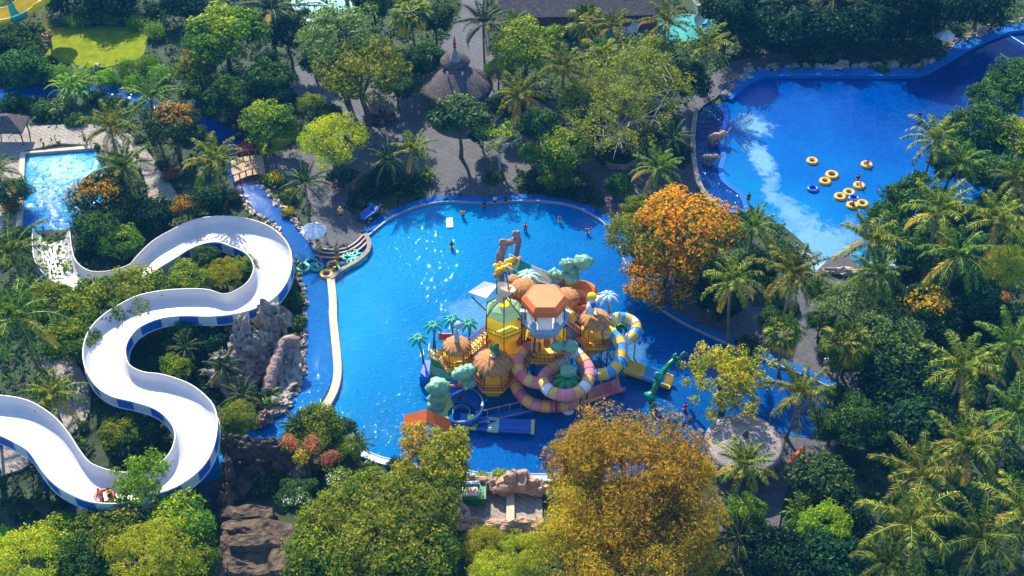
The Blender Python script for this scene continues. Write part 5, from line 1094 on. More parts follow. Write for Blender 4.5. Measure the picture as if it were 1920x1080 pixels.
# people ------------------------------------------------------------
def skin_mesh(verts, edges, name, m, sub=1):
    me = bpy.data.meshes.new(name); me.from_pydata([v[:3] for v in verts], edges, []); o = bpy.data.objects.new(name, me); COL.objects.link(o)
    md = o.modifiers.new('s', 'SKIN'); md.use_smooth_shade = True
    for i, v in enumerate(verts): me.skin_vertices[0].data[i].radius = (v[3], v[4] if len(v) > 4 else v[3])
    me.skin_vertices[0].data[0].use_root = True
    s = o.modifiers.new('u', 'SUBSURF'); s.levels = sub; s.render_levels = sub
    dg = bpy.context.evaluated_depsgraph_get(); r = bpy.data.meshes.new_from_object(o.evaluated_get(dg)); r.name = name
    bpy.data.objects.remove(o); r.materials.clear(); 
    if m: r.materials.append(m)
    return r
def pose(kind):
    """joint heights for a 1.7 m person; x is left-right, -y is the front"""
    J = [(0,0,.92,.13,.11),(0,0,1.12,.125,.10),(0,.01,1.34,.155,.105),(0,.01,1.45,.06),(0,0,1.52,.055),(0,-.01,1.60,.085,.095),(0,0,1.69,.07,.08)]
    E = [(0,1),(1,2),(2,3),(3,4),(4,5),(5,6)]
    arms = {'stand': [(.19,0,1.38),(.23,.02,1.12),(.24,-.05,.87),(.24,-.08,.77)], 'hold': [(.19,0,1.38),(.24,-.02,1.13),(.16,-.26,1.10),(.12,-.34,1.12)], 'up': [(.19,0,1.40),(.34,0,1.50),(.40,-.05,1.72),(.42,-.06,1.82)]}[kind if kind in ('hold', 'up') else 'stand']
    st = .10 if kind == 'walk' else 0
    for s in (-1, 1):
        b = len(J); sw = st * s * 1.4
        J += [(s * x, y - (sw if i > 1 else 0), z, r) for i, ((x, y, z), r) in enumerate(zip(arms, (.055, .045, .034, .038)))]
        E += [(2, b), (b, b+1), (b+1, b+2), (b+2, b+3)]
        c_ = len(J)
        if kind == 'sit': L = [(s*.09,-.04,.88,.085),(s*.11,-.42,.84,.06),(s*.11,-.46,.45,.045),(s*.11,-.56,.40,.035)]
        else: L = [(s*.09,0,.82,.085),(s*.10,-.01+st*s,.47,.058),(s*.10,.02+st*s*1.8,.10,.04),(s*.11,-.1+st*s*1.8,.04,.035)]
        J += L; E += [(0, c_), (c_, c_+1), (c_+1, c_+2), (c_+2, c_+3)]
    body = skin_mesh(J, E, 'body', M['skin'])
    A = [v for v in arms]
    SV = [(0,0,.95,.15,.13),(0,0,1.14,.145,.12),(0,.01,1.36,.17,.12),(0,.01,1.43,.09)]; SE = [(0,1),(1,2),(2,3)]
    for s in (-1, 1): b = len(SV); SV += [(s*A[0][0],A[0][1],A[0][2],.075),(s*(A[0][0]*.4+A[1][0]*.6),A[1][1],A[0][2]*.4+A[1][2]*.6,.065)]; SE += [(2,b),(b,b+1)]
    shirt = skin_mesh(SV, SE, 'shirt', None)
    HV = [(0,0,.93,.15,.13)]; HE = []
    for s in (-1, 1):
        b = len(HV)
        if kind == 'sit': HV += [(s*.10,-.05,.88,.11),(s*.11,-.30,.855,.085)]
        else: HV += [(s*.095,0,.80,.11),(s*.10,-.005+st*s*.5,.58,.09)]
        HE += [(0,b),(b,b+1)]
    shorts = skin_mesh(HV, HE, 'shorts', None)
    hb = MB(); hb.blob((0, .02, 1.66), (.105, .12, .10), 1, .05, n=10, m=8); hair = mesh_of(hb.build('hair', M['hair'], smooth=True))
    return body, shirt, shorts, hair
POSES = {k: pose(k) for k in ('stand', 'walk', 'hold', 'up', 'sit')}
RC = {}
def recol(me, mk):
    k = (me.name, mk)
    if k not in RC: c = me.copy(); c.name = me.name.split('.')[0]; c.materials.clear(); c.materials.append(M[mk]); RC[k] = c
    return RC[k]
def person(px, py, label, kind='stand', top=None, low='c_black', z0=.25, rz=0, s=1.0, cap=None, lie=False, group=None):
    """(px, py) is where the feet (or the waist, in water) are"""
    c = P(px, py, max(z0, 0)); e = empty('person', (c.x, c.y, z0), rz, label, 'person', group); e.scale = (s, s, s)
    if lie: e.rotation_euler = (R(-80), 0, rz); e.location = (c.x, c.y, z0)
    b, sh, so_, h = POSES[kind]; inst('body', b, e)
    if top: inst('shirt', recol(sh, top), e)
    if low: inst('shorts', recol(so_, low), e)
    inst('hair', recol(h, cap) if cap else h, e)
WD = -.80
person(260, 306, 'person in a red top walking on the light path', 'walk', 'c_red', 'c_red', .3)
person(160, 268, 'lifeguard in yellow shirt at the splash pool edge', 'stand', 'c_yellow', 'c_red', .35)
person(898, 350, 'person in white standing on the plaza under the trees', 'stand', 'c_white', 'c_white', .3, s=1.1)
person(663, 353, 'person in an orange-red outfit on the plaza by the light green tree', 'walk', 'c_orange', 'c_red', .3)
person(628, 360, 'person in dark red in the shade of the light green tree', 'stand', 'c_red', 'c_black', .3)
person(640, 413, 'person in yellow hat and shirt above the landing steps', 'stand', 'c_yellow', 'c_black', .3, cap='c_yellow', s=1.15)
person(600, 478, 'lifeguard in bright yellow beside the steps and river stones', 'hold', 'c_yellow', 'c_yellow', .5, cap='c_yellow', s=1.1)
person(610, 447, 'person with bare arms standing beside the white parasol', 'stand', 'c_white', 'c_black', .3)
person(632, 482, 'dark haired bather on the lowest landing step', 'walk', None, 'c_red', .4)
person(634, 489, 'bather stepping into the water below the landing steps', 'hold', None, 'c_black', WD + .3)
person(603, 492, 'bather in pink reaching for the orange rings', 'hold', 'c_pink', 'c_red', WD + .3, rz=R(60))
person(649, 500, 'bather in purple among the teal rings', 'hold', 'c_pink', 'c_blue', WD)
person(868, 408, 'bather in a yellow top near the floating mat', 'hold', 'c_yellow', 'c_black', WD + .35)
person(847, 466, 'dark clothed bather wading with a white wake', 'walk', 'c_black', 'c_yellow', WD + .25, rz=R(20))
person(985, 434, 'bather in a red shirt wading above the castle', 'walk', 'c_red', 'c_blue', WD + .35, rz=R(180))
person(1049, 418, 'bather without shirt near the top right of the pool', 'hold', None, 'c_white', WD + .3)
person(1101, 438, 'swimmer in pink and white near the right pool rim', 'up', 'c_pink', 'c_white', WD + .1)
person(1142, 452, 'person in a bright pink top at the right pool rim', 'sit', 'c_pink', 'c_pink', -.4)
person(908, 391, 'person in black wading at the top pool rim', 'stand', 'c_black', 'c_black', WD + .3)
person(928, 384, 'person in white leaning on the top pool rim', 'sit', 'c_white', 'c_black', -.3)
person(948, 382, 'person in dark clothes sitting on the top pool rim', 'sit', 'c_black', 'c_black', -.3)
person(1012, 330, 'person in dark clothes crossing the plaza beside the hedge', 'walk', 'c_black', 'c_pink', .3)
person(1284, 771, 'bather in red swimwear wading right of the castle', 'hold', 'c_red', 'c_red', WD + .3, rz=R(180))
person(1284, 668, 'bather beside the green vine fountain', 'hold', None, 'c_black', WD)
person(1723, 224, 'upper of two dark figures deep in the wave pool', 'up', 'c_black', 'c_blue', WD + .4)
person(1720, 240, 'lower of two dark figures deep in the wave pool', 'stand', 'c_black', 'c_blue', WD + .3)
person(1402, 381, 'dark figure wading beside the lagoon lip', 'stand', 'c_black', 'c_black', WD + .7)
person(1858, 138, 'lone swimmer in the dark end of the wave pool', 'hold', None, 'c_black', WD)
person(1773, 92, 'lifeguard in yellow under the far white parasol', 'stand', 'c_yellow', 'c_orange', .3)
person(1428, 600, 'person in black with white bag on the right hand path', 'walk', 'c_black', 'c_white', .3)
person(1433, 592, 'second person in black on the right hand path', 'stand', 'c_black', 'c_black', .3)
person(1546, 690, 'person in pale clothes at the right end of the pool', 'stand', 'c_white', 'c_pink', .3)
person(1608, 338, 'dark swimmer holding a ring in the wave pool', 'hold', 'c_black', 'c_black', WD)
person(1140, 394, 'person at the water edge left of the orange tree', 'hold', 'c_pink', 'c_white', .3)
person(557, 497, 'bather in the river behind the first teal ring', 'hold', 'c_white', 'c_black', WD)
# rings
def ring(px, py, m, label, r=.52, t=.21, who=None, group=None, z=.16, tilt=0):
    c = P(px, py, z); mb = MB(); mb.lathe([(r + t * math.cos(a), t * math.sin(a)) for a in [2*math.pi*k/12 for k in range(13)]], (0, 0, 0), 24)
    o = mb.build('swim_ring', M[m], None, True); o.location = c; o.rotation_euler = (tilt, 0, 0); tag(o, label, 'swim ring', group)
    if who: person(px, py + 3, who[0], 'sit', who[1], who[2], -.62, who[3])
G1, G2, G3 = 'yellow rings drifting in the wave pool', 'teal rings at the landing', 'orange rings at the landing'
ring(1523, 302, 'tubering', 'yellow ring floating highest and leftmost in the wave pool', group=G1)
ring(1560, 328, 'tubering', 'bright yellow ring floating above the smaller one', .6, group=G1)
ring(1547, 340, 'tubering', 'yellow ring just left below the brightest one', group=G1)
ring(1625, 309, 'tubering', 'yellow ring with a bather sitting in it', group=G1, who=('person in an orange shirt lounging in the upper right ring', 'c_orange', 'c_white', 0))
ring(1611, 348, 'tubering', 'yellow ring held beside the dark swimmer', group=G1, who=('bather in white lying in a ring below the dark swimmer', 'c_white', 'c_white', R(120)))
ring(1575, 369, 'tubering', 'empty yellow ring at the lower left of its cluster', group=G1)
ring(1592, 361, 'tubering', 'empty yellow ring at the top of the lower cluster', group=G1)
ring(1598, 385, 'tubering', 'lowest yellow ring in the wave pool, with a bather', group=G1, who=('bather in orange sitting in the lowest wave pool ring', 'c_orange', 'c_black', R(40)))
ring(1617, 382, 'tubering', 'rightmost empty yellow ring of the lower cluster', group=G1)
ring(1524, 354, 'bluering', 'blue ring floating apart at the left'); ring(1601, 372, 'bluering', 'blue ring between the yellow rings')
ring(569, 502, 'tealring', 'leftmost teal ring in the river', .65, group=G2, who=('bather drifting in the leftmost teal ring', 'c_black', 'c_red', R(200)))
ring(584, 493, 'tealring', 'second teal ring in the river', .65, group=G2)
ring(594, 500, 'tealring', 'teal ring in the river with a pale clothed rider', .65, group=G2, who=('bather in white riding a teal ring in the river', 'c_white', 'c_white', R(90)))
for i, (px, py, lb) in enumerate(((653, 482, 'teal ring stacked at the back left of the landing'), (661, 476, 'teal ring stacked at the top of the landing'), (668, 490, 'teal ring in the middle of the landing heap'), (676, 483, 'teal ring nearest the curved coping wall'), (660, 493, 'teal ring at the lower middle of the landing heap'), (645, 501, 'teal ring at the bottom left of the landing heap'))): ring(px, py, 'tealring', lb, .58, group=G2, z=.2 + .05 * (i % 2))
for px, py, lb in ((612, 514, 'leftmost orange ring at the landing gate'), (625, 497, 'upper orange ring at the landing gate'), (631, 509, 'orange ring at the landing gate leaning on the wall')): ring(px, py, 'tubering', lb, .58, group=G3)
person(632, 512, 'bather in black sitting in an orange ring at the landing', 'sit', 'c_black', 'c_white', -.55, R(40)); person(621, 505, 'bather in black between the orange rings', 'hold', 'c_black', 'c_black', WD)
# raft with riders in the flume
c = P(196, 932, 5.05); thing('raft', (c.x, c.y, c.z), 'red and orange raft carrying riders at the bottom bend of the white flume', 'raft')
mb = MB(); mb.lathe([(.78 + .24 * math.cos(a), .24 * math.sin(a)) for a in [2*math.pi*k/10 for k in range(11)]], c, 20); mb.lathe([(.6, -.1), (0, -.1)], c, 20); child(mb, 'inflated_ring', M['red'], root, True)
for dx, dy, top, lb in ((-.45, .2, 'c_orange', 'rider in orange at the left of the raft'), (.45, .2, 'c_yellow', 'rider in yellow at the right of the raft'), (0, -.45, 'c_red', 'rider in red at the front of the raft')):
    e = empty('person', (c.x + dx, c.y + dy, c.z - .75), math.atan2(dy, dx), lb, 'person'); b, sh, so_, h = POSES['sit']; inst('body', b, e); inst('shirt', recol(sh, top), e); inst('shorts', recol(so_, 'c_black'), e); inst('hair', h, e)
# ---------------------------------------------------------------- trees
T = [
('mid',418,62,165,7,'big round light green tree right of the lawn'),('mid',372,128,95,4,'dark green rounded tree below the big tree right of the lawn'),
('silver',640,72,175,10,'feathery silvery green tree beside the turquoise pool at the top'),('olive',680,135,190,8.5,'broad yellow-green tree over the shaded plaza path'),
('dark',505,145,100,5,'dark leafy tree left of the shaded plaza path'),('deep',540,60,90,6,'dark tree tucked left of the silvery tree'),
('deep',200,-5,130,2.6,'dark tree row at the top edge above the lawn'),('deep',345,10,90,3,'dark tree between the lawn hedge and the big round tree'),('deep',120,-8,90,2.6,'dark tree at the top edge beside the orange slide'),
('dark',700,8,90,5,'green tree at the top edge right of the red column'),('dark',815,35,90,5,'dark green tree above the pavilion to its left'),('deep',760,120,80,4,'dark tree squeezed left of the pavilion roof'),
('olive',988,88,150,6,'golden green tree right of the pavilion'),('olive',935,130,60,4,'small yellowish tree touching the pavilion roof'),
('glossy',862,218,118,6.5,'round tree with glossy pale leaf tips below the pavilion'),('wisp',938,262,100,5,'airy tree with pale forked branches over the plaza'),
('twiggy',1185,150,225,7,'large olive tree with twiggy branches over the plaza'),('twiggy',1160,215,215,6,'lower twiggy half-bare tree above the octagonal planter'),('wisp',1250,185,130,6,'thin olive tree at the lagoon side of the plaza'),
('mid',1060,282,115,4.5,'dense green tree left of the octagonal planter'),('mid',1040,330,70,2.5,'low green tree at the hedge above the pool'),
('yellowgreen',628,262,140,5.5,'fluffy bright lime green tree on the plaza'),
('dark',610,215,70,3,'dark tree at the left flank of the plaza path'),('dark',800,105,80,5,'dark tree left behind the pavilion spire'),('deep',905,250,60,3,'dark undergrowth tree between airy tree and pavilion'),('mid',1090,190,100,6,'green tree between the plaza palms'),('deep',640,330,60,2.2,'dark low tree under the lime green tree'),('dark',1010,235,90,4,'dark tree at the foot of the plaza palms'),('deep',950,195,80,4,'dark shaded tree right behind the pavilion roof'),('dark',745,165,70,3.5,'dark tree between the olive tree and the pavilion'),('mid',1000,290,60,3,'green tree between airy tree and hedge'),('dark',1215,265,70,3,'dark tree right of the octagonal planter'),('deep',1115,240,80,3,'dark tree above the octagonal planter'),('mid',585,195,60,3,'green tree on the left of the plaza path bend'),('dark',1445,600,60,2.2,'dark bushy tree on the right hand path'),('deep',1350,570,90,2.5,'dark tree in the deep shade under the path palm'),('dark',1540,600,60,3,'dark tree between path and pale green trees'),('deep',1420,500,80,3,'dark tree behind the path palm'),('goldflower',325,238,125,5,'tree with orange blossoms above the upper river'),('goldflower',190,368,130,3.6,'tree with orange blossoms over the splash pool'),('goldflower',348,385,70,3.5,'small tree topped with yellow blossoms left of the bridge'),
('dark',430,180,110,4,'dark green tree over the bend of the upper river'),('mid',500,228,110,4,'green tree with purple flowers left of the plaza path'),
('dark',185,432,110,2.4,'dark dense tree inside the first curve of the flume'),('mid',225,455,95,1.9,'leafy green tree inside the first curve nearest the flume wall'),('deep',285,402,90,2,'dark tree between the path and the flume'),('deep',390,375,85,1.9,'dark low tree above the flume beside the river stones'),
('mid',165,580,155,3.2,'broad green tree left of the middle flume bend'),('mid',90,560,100,3.5,'green tree between the left palms'),('olive',250,555,150,2.6,'brownish twiggy tree squeezed between two flume arms'),('olive',360,520,100,2.5,'olive tree under the upper flume arm'),('mid',130,640,120,3.5,'dense green tree above the sandy path at left'),
('yellowgreen',420,510,75,3,'lime tree inside the upper flume loop'),('mid',455,500,60,2.5,'green tree filling the right of the upper flume loop'),('dark',385,480,60,3.2,'dark slim tree leaning on the inner flume wall'),
('dark',345,620,80,2.5,'dark tree in the middle flume loop'),('mid',330,690,70,2.5,'leafy tree at the lower left of the middle flume loop'),('deep',400,640,70,2,'dark tree beside the rock formation'),
('olive',448,780,75,4,'yellowish column-shaped tree beside the lower river'),('mid',435,820,60,3,'low yellow-green tree above the brown rocks'),
('mid',225,810,90,3,'leafy tree in the lower flume loop'),('dark',285,800,80,2.5,'dark tree at the right of the lower flume loop'),
('brightwisp',268,900,140,6.6,'bright green open tree reaching over the bottom flume bend'),('mid',335,985,150,5,'large green tree under the bottom flume bend'),('mid',205,1000,160,4.5,'large green tree at the bottom left'),('mid',110,1010,130,4,'green tree left of the two large bottom trees'),
('yellowgreen',285,1045,190,6,'big lime green tree at the bottom left edge'),('yellowgreen',50,1060,170,5,'yellow-green tree in the bottom left corner'),('mid',375,1040,90,4,'green tree beside the dark rock steps'),('dark',150,1060,110,4.5,'dark green tree between the two lime trees at the bottom'),
('mid',590,808,125,2.2,'rounded dense green tree at the left bottom end of the pool'),('mid',655,838,60,1.6,'small green tree beside the pool\'s bottom rim'),
('olive',715,945,200,5.5,'broad olive tree below the pool'),('olive',630,985,170,5,'olive tree right of the dark rock steps'),('olive',785,965,165,5.5,'olive tree beside the rock yard'),('mid',600,1040,160,5,'dark green tree at the bottom beside the rock steps'),('olive',700,1040,200,6,'bottom centre-left olive tree with red flowers below'),('mid',800,1045,150,5,'green tree below the rock yard to the left'),('dark',560,930,90,3.5,'dark shaded tree touching the dark rocks'),
('amber',815,856,165,5.5,'open tree with amber and green leaves in front of the pool'),('olive',830,895,120,5,'leafy olive tree under the amber one'),
('golden',1180,900,330,9,'huge golden-green tree at the bottom centre'),('golden',1120,985,230,7,'lower left mass of golden foliage beside the huge tree'),('golden',1265,990,230,7,'lower right mass of golden foliage beside the huge tree'),('golden',1090,855,130,7.5,'golden tree top reaching up into the pool'),('golden',1290,890,120,7,'golden tree top beside the round canopy'),('golden',1180,1060,300,6,'golden tree at the bottom edge below the huge golden tree'),
('yellowgreen',910,1025,100,3.5,'bright lime tree under the rock yard'),('yellowgreen',985,1040,110,4,'lime tree between the rock yard and the golden tree'),('yellowgreen',930,1080,120,4,'lime tree at the bottom edge'),
('sparselime',1362,712,185,5.5,'open yellow-green tree leaning over the right of the pool'),
('orange',1285,438,228,7,'big dome-shaped tree covered in orange blossoms'),('orange',1245,520,165,4,'lower orange-blossomed crown touching the pool rim'),('olive',1192,440,125,5,'green crown at the left of the orange tree'),('deep',1330,520,110,4,'dark shaded tree below the orange tree'),('mid',1195,390,70,4,'small green tree at the upper left of the orange tree'),
('deep',1400,56,130,3.4,'dark tree left of the wave pool corner'),('deep',1365,20,110,7,'dark tree behind the turquoise pool'),('deep',1480,49,130,3.4,'first dark tree from the left behind the wave pool wall'),('deep',1555,54,130,3.4,'second dark tree from the left behind the wave pool wall'),('deep',1630,44,130,3.4,'third dark tree from the left behind the wave pool wall'),('deep',1700,34,130,3.4,'dark tree left of the far white parasol'),('deep',1840,5,130,5,'dark tree above the far rocks at top right'),('deep',1780,10,110,6,'dark tree right above the far white parasol'),('deep',1450,-1,140,3.4,'dark tree at the top edge left of the dark palm'),('deep',1590,-6,140,3.4,'dark tree at the top edge behind the dark palm'),('deep',1700,-10,120,8,'dark tree at the top edge over the wave pool'),('deep',1735,90,70,4,'low dark tree beside the far parasol'),
('dark',1905,150,110,7,'dark tree at the right edge above the wave pool corner'),('dark',1870,185,120,7,'green tree on the right bank of the wave pool, upper'),('dark',1840,245,150,7,'green tree on the right bank of the wave pool, middle'),('mid',1900,260,130,7,'green tree at the right edge beside the wave pool'),('dark',1790,300,120,6,'dark green tree at the wave pool water edge'),('dark',1720,375,130,6,'dark tree on the right bank above the palms'),('dark',1660,410,90,5,'dark tree nearest the rings in the wave pool'),('dark',1870,330,120,6,'green tree among the right bank palms'),('dark',1700,455,130,5,'dark tree between the right bank palms'),
('yellowgreen',1890,500,110,6,'bright lime tree at the right edge'),('yellowgreen',1915,430,70,6,'small bright lime tree at the right edge'),('deep',1830,560,130,4,'dark tree left of the lime tree at the right edge'),
('silver',1600,575,150,4.5,'broad pale green tree below the wave pool beach'),('silver',1665,620,150,4.5,'pale green tree below the broad pale one'),('goldflower',1735,580,130,4.5,'tree with yellow and orange blossoms on the right'),('mid',1590,660,110,4,'green tree behind the right fan palm'),('glossy',1700,665,130,4,'glossy leaved tree in the shade on the right'),
('deep',1740,620,120,3,'dark tree below the blossoming tree on the right'),('deep',1660,720,140,3,'dark shaded tree right of the pool end'),('dark',1610,790,130,3.5,'dark shrubby tree at the lower right pool corner'),('dark',1560,800,90,3,'dense tree beside the lower right pool corner'),('deep',1720,790,150,3,'dark tree in the lower right garden'),('deep',1760,730,130,3,'dark tree under the right sunny palm'),
('glossy',1540,895,130,4,'glossy dark tree right of the round canopy'),('bright',1545,985,110,4,'bright green drooping tree below the glossy one'),('deep',1590,960,120,3,'dark tree at the lower right between glossy tree and palms'),('deep',1560,1050,150,3.5,'dark tree at the bottom right edge'),('deep',1450,1040,140,3,'dark tree at the bottom right of the golden tree'),('deep',1860,610,110,3,'dark shaded tree behind the right palms'),('deep',1780,940,130,2.5,'dark low tree among the bottom right palms'),('mid',1400,960,80,2.5,'low green tree below the round canopy'),
('dark',20,360,80,2.5,'dark green tree at the left edge below the splash path'),('dark',30,80,110,3,'dark tree under the orange slide'),('dark',40,130,110,2.5,'low dark tree left of the lawn'),('mid',100,400,0,0,''),
('dark',590,120,60,3,'small dark tree at the head of the shaded path'),('deep',1240,230,80,4,'dark tree beside the lagoon kerb'),('deep',1265,290,70,3.5,'dark shaded tree at the left of the lagoon'),('deep',1290,150,100,4,'dark tree under the far palms by the lagoon'),('dark',1160,345,60,2,'low dark tree between planter and hedge'),
('deep',720,330,60,1.8,'low dark tree in the plaza garden bed'),
]
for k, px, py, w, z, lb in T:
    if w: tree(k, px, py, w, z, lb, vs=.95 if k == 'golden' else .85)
PL = [
('palm',140,168,0,0,''),('palm',282,185,120,6,'coconut palm right of the strap-leaved clump at upper left'),('palmyellow',207,240,120,7,'sunny palm behind the splash pool'),('palm',232,315,120,5,'palm at the right corner of the splash pool'),('palmyellow',402,302,130,7,'palm standing left of the wooden bridge'),
('palmdark',572,345,100,6,'dark palm in front of the lime green tree'),('palmdark',727,303,95,4,'left palm of the pair in the plaza garden bed'),('palmyellow',775,282,95,4.6,'right taller palm of the pair in the plaza garden bed'),
('palmdark',510,20,120,8,'dark palm at the top edge left of the silvery tree'),('palmdark',906,45,110,8,'dark palm between pavilion and thatched hall'),('palmyellow',975,182,115,8,'sunny palm right of the pavilion'),('palmyellow',1056,130,115,9,'sunny palm over the golden tree'),
('fan',770,22,85,7,'fan palm with a bare trunk above the pavilion'),('fan',1100,42,80,8,'fan palm in front of the long thatched hall'),('palmyellow',1150,52,90,9,'sunny palm at the right part of the thatched hall'),('palmyellow',1128,105,100,8,'palm below the two hall palms'),('palmyellow',1248,42,110,10,'tall palm in front of the turquoise pool, left'),('palmyellow',1325,92,125,6.5,'large palm left of the wave pool corner'),('palm',965,45,70,6,'small palm at the left end of the thatched hall'),('palm',1222,90,90,8,'palm between the two turquoise pool palms'),
('palm',1232,318,110,6,'palm behind the orange tree'),('palmdark',1262,262,90,5,'dark palm beside the lagoon kerb'),
('palmdark',1560,5,130,5,'dark palm at the top over the wave pool wall'),('palmdark',1745,28,120,4.5,'dark palm left above the far parasol'),('palmdark',1480,10,110,5,'dark palm at the top edge near the corner'),
('palm',1412,428,115,6.5,'palm right of the orange tree by the wave pool'),('palmyellow',1372,528,130,9,'palm below the orange tree on the right hand path'),('palmyellow',1488,515,150,11,'tallest sunny palm at the wave pool beach'),
('palmyellow',1632,455,150,9,'palm at the right end of the wave pool beach'),('palm',1645,515,130,8,'palm below the beach end palm'),('palmyellow',1760,400,160,10,'large palm with spread fronds on the right bank'),('palmyellow',1868,415,150,10,'large palm near the lime tree at the right edge'),('palm',1795,480,150,9,'palm between the two large right bank palms'),('palmyellow',1752,265,130,9,'yellowish palm at the right bank water edge'),('palm',1800,310,110,8,'palm against the green trees of the right bank'),('palm',1905,340,110,9,'palm at the right edge above the lime tree'),
('fan',1468,625,75,6,'shaggy fan palm at the pool end with brown skirt'),('fan',1588,640,90,6,'fan palm in front of the pale green tree'),('palmyellow',1500,742,150,7,'palm over the lower right pool corner'),('palmyellow',1395,872,130,7,'palm in front of the round thatched canopy'),
('palmyellow',1806,690,170,8,'sunny palm at right with drooping gold fronds'),('palm',1893,650,160,9,'palm at the right edge beside the gold-fronded one'),('palmyellow',1808,838,180,8,'palm with bright wide fronds at lower right'),('palm',1905,778,150,9,'darker palm at the right edge of the lower garden'),('palmyellow',1722,888,190,8,'palm with yellow old fronds at lower right'),('palmyellow',1705,985,210,9,'large palm at the bottom right'),('palm',1838,1012,190,9,'palm at the bottom right corner, left one'),('palmyellow',1918,960,180,9,'palm in the bottom right corner at the edge'),('palm',1660,1060,130,6,'palm at the bottom edge, half out of view'),
('palm',22,478,165,4,'palm at the left edge below the splash pool'),('palm',30,598,190,8,'large palm at the left edge beside the sandy path'),('palmyellow',98,745,130,5,'small palm between path and lower flume'),('palm',-5,320,90,6,'palm fronds poking in from the left edge'),
('palmdark',420,690,90,2.6,'short dark palm below the rock formation'),('palmdark',350,655,80,2.4,'short palm in the middle flume loop'),('palmdark',455,745,90,2.6,'short palm at the foot of the rock formation'),('palmdark',560,800,80,3,'short palm at the river end hedge'),('palm',672,832,60,4.5,'small thin palm at the bottom left pool rim'),('palmdark',1385,1010,120,3,'dark low palm below the round canopy'),('palmdark',240,835,60,2.5,'short dark palm in the lower flume loop'),
]
for k, px, py, w, z, lb in PL:
    if w: palm(k, px, py, w, z, lb)
# shrubs, hedges and flowers
def st(k, px, py, w, lb, h=1.0, nm='strap_leaf_plant'): return shrub(k, px, py, w, lb, None, h, nm, 'plant')
S = [('hedge',x,y,w,lb,.9) for x,y,w,lb in ((135,40,50,'clipped hedge clump at the left end of the row above the lawn'),(170,34,55,'second hedge clump from the left above the lawn'),(212,36,55,'middle hedge clump above the lawn'),(250,44,45,'fourth hedge clump above the lawn'),(288,60,55,'round hedge bush right of the lawn'),(280,118,50,'bush at the lower right of the lawn'),(240,128,60,'bush below the lawn, right of its rock'),(105,140,60,'bush below the left end of the lawn'),(60,145,60,'bush left of the strip hedge at upper left'),(150,142,50,'low bush above the strap-leaved clump'),(300,140,60,'bush between lawn and tall trees'),(200,148,60,'low bush above the upper river'),(250,155,50,'bush above the right part of the upper river strip'))]
S += [('shrub',20,190,55,'grey-green bush at the left edge above the hut',.9),('shrub',45,192,40,'small bush above the thatched hut',.9),('shrub',80,205,60,'bush between the hut and the strap-leaved clump',.9),('shrub',195,190,36,'small round bush below the upper river',.9),
('shrubyellow',515,335,50,'yellow variegated shrub right of the bridge',.9),('shrubyellow',540,398,36,'yellow shrub on the river bank above the parasol',.9),('shrub',545,370,46,'green shrub on the right river bank',.8),('shrubyellow',545,362,30,'orange-yellow shrub at the foot of the dark palm',.8),
('shrubpink',530,222,50,'dark bush with pink flowers left of the plaza path',.9),('shrubpink',350,100,30,'pink flowered bush below the big round tree',.9),('shrubpink',18,385,60,'pinkish flowered bush at the left edge',.9),('shrubpink',320,330,50,'reddish bush beside the light path',.8),
('shrubwhite',300,388,60,'bush with small white flowers under the path',.8),('shrub',405,395,60,'bush left of the river stones',.8),('shrubdeep',440,370,50,'dark bush at the river bend under the bridge',.8),
('shrubdeep',760,350,60,'dark bush in the plaza garden bed, right',.7),('shrubdeep',700,358,60,'dark bush in the plaza garden bed, left',.7),('shrubdeep',675,380,40,'dark bush beside the small blue slide',.7),('shrub',930,332,34,'bush on the small round island of the plaza',.8),('shrubdeep',1000,345,60,'left clump of the dark hedge above the pool',.8),('shrubdeep',1045,358,60,'middle clump of the dark hedge above the pool',.8),('shrubdeep',1090,365,60,'right clump of the dark hedge above the pool',.8),('shrub',1140,295,50,'bush in the left half of the octagonal planter',.9),('shrubdeep',1172,292,50,'bush in the right half of the octagonal planter',.9),
('shrubbright',470,455,60,'bright bush in the right of the upper flume loop',.8),('shrub',510,570,70,'bush beside the flume at the river stones, upper',.9),('shrub',545,560,60,'bush between flume and lazy river',1.0),('shrub',552,605,50,'bush on the river side of the rocks',1.0),('shrubbright',545,640,44,'bright bush right of the grey rocks',.9),
('shrubpink',545,832,55,'pink and orange flower bush left above the dark rocks',.8),('shrubpink',585,838,60,'red flowered bush at the top of the rocks',.8),('shrubpink',620,862,55,'pink flowered bush beside the pool tree',.8),('shrubyellow',565,858,50,'golden flowered bush on the dark rocks',.8),('shrubyellow',425,830,30,'orange-yellow tuft on top of the dark rocks',.8),('shrubwhite',635,905,60,'bush with white flowers above the olive trees',.8),('shrubwhite',560,935,60,'white flowered bush beside the dark rocks',.8),('shrubpink',408,915,40,'pink flower bush left of the dark rocks',1.0),('shrubpink',740,1062,60,'bush with magenta flowers at the bottom edge',.8),('shrub',500,905,80,'hedge on top of the dark rocks',.7),('shrub',540,905,60,'hedge clump at the right of the dark rocks',.8),
('shrubbright',900,897,50,'low bush on the pool edge above the rock yard, left',.6),('shrubbright',940,896,50,'low bush on the pool edge above the rock yard, right',.6),('shrub',880,1010,60,'green bush at the lower left of the rock yard',.9),
('shrub',640,800,70,'low green bush at the rim below the dividing wall',.7),('shrub',610,845,80,'green bush in front of the rounded hedge tree',.7),
('shrubyellow',1660,805,30,'small yellow flowering bush in the dark lower garden',.9),('shrubpink',1880,560,40,'reddish bush in the shade at right',.9),('shrubpink',1690,720,26,'pale pink flower tuft in the shade right of the pool',.9),
('shrub',1570,740,70,'bush at the right end of the pool, upper',.9),('shrub',1600,760,70,'bush at the right end of the pool, lower',.9),('shrub',1470,470,60,'bush behind the tallest beach palm',.9),('shrub',1530,535,60,'bush at the path below the beach',.9)]
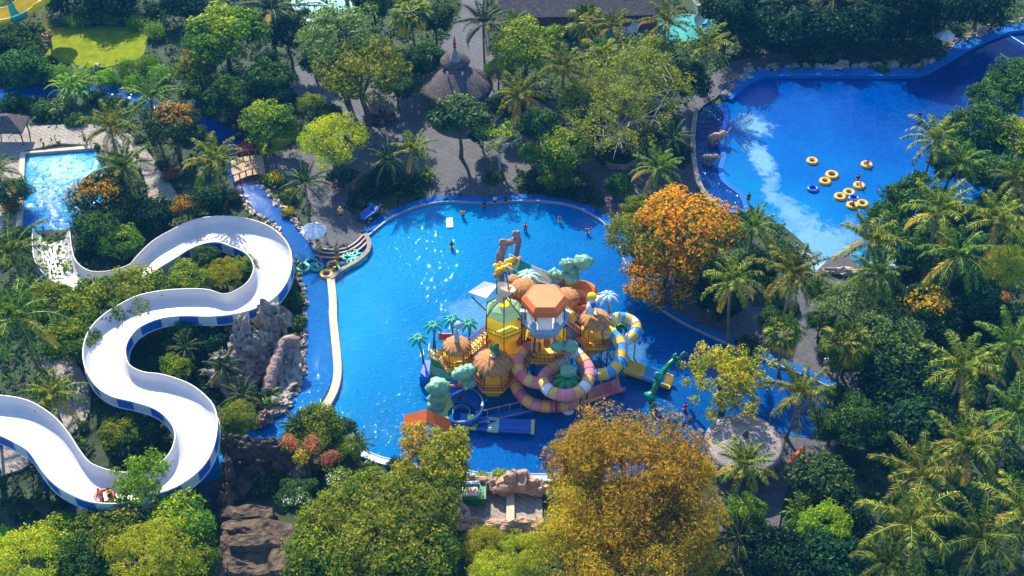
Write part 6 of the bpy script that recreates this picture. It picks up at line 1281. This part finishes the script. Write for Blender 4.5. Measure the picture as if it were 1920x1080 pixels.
for k, px, py, w, lb, h in S: shrub(k, px, py, w, lb, None, h, z0=3.6 if 530 < px < 650 and 830 < py < 945 and 'fl' in lb else 0)
for k, px, py, w, lb, h in (('strapbright',140,165,115,'big clump of bright strap leaves over the upper river',1.1),('strap',105,205,60,'strap-leaved plant right of the thatched hut',1),('strap',440,165,80,'strap-leaved plant over the river bend',1),('reddish',460,278,50,'red spiky flowering plant at the left end of the bridge',.8),('strap',420,610,60,'strap-leaved plant beside the grey rocks',1),('strapbright',325,640,60,'bright strap-leaved plant in the middle flume loop',1),('strap',405,700,70,'strap-leaved plant at the foot of the grey rocks',1),('strap',500,745,70,'strap-leaved plant between rocks and river',1),('strap',575,790,70,'strap-leaved plant at the river end hedge',1),('strap',1385,960,90,'spiky plant in the shade below the round canopy',1),('strap',1420,985,70,'second spiky plant below the round canopy',1),('strapbright',1500,965,80,'bright drooping plant under the glossy tree',1),('strapbright',8,1005,60,'yellow strap-leaved plant in the bottom left corner',1),('strap',545,1000,0,'',1),('strap',1520,940,80,'drooping dark plant right of the shaded path',1),('strap',22,440,50,'spiky plant at the foot of the splash pool',1),('strap',800,330,60,'spiky plant right in the plaza garden bed',1)):
    if w: st(k, px, py, w, lb, h)
# filler shrubs below the trees: nothing in the picture tells these apart
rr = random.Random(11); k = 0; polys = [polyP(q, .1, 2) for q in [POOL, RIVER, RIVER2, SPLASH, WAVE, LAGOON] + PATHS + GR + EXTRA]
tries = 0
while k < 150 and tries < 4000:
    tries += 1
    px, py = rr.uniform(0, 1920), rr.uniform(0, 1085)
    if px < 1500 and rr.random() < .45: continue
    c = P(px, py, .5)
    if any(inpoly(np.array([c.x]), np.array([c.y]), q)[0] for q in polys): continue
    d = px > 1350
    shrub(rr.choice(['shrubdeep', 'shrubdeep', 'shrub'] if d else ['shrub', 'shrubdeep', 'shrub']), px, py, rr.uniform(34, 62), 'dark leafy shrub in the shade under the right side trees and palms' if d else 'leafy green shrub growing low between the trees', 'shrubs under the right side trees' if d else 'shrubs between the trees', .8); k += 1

# ---------------------------------------------------------------- haze
hz = MB(); hz.box((0, 20, 60), (560, 420, 122)); ho = hz.build('haze', [])
hm = bpy.data.materials.new('haze_air'); hm.use_nodes = True; hn = hm.node_tree; hn.nodes.clear()
out = hn.nodes.new('ShaderNodeOutputMaterial'); pv = hn.nodes.new('ShaderNodeVolumePrincipled'); pv.inputs['Density'].default_value = 0.00022; pv.inputs['Color'].default_value = (.06, .38, 1, 1); pv.inputs['Anisotropy'].default_value = .2
hn.links.new(pv.outputs[0], out.inputs['Volume']); ho.data.materials.append(hm); tag(ho, kind='stuff')
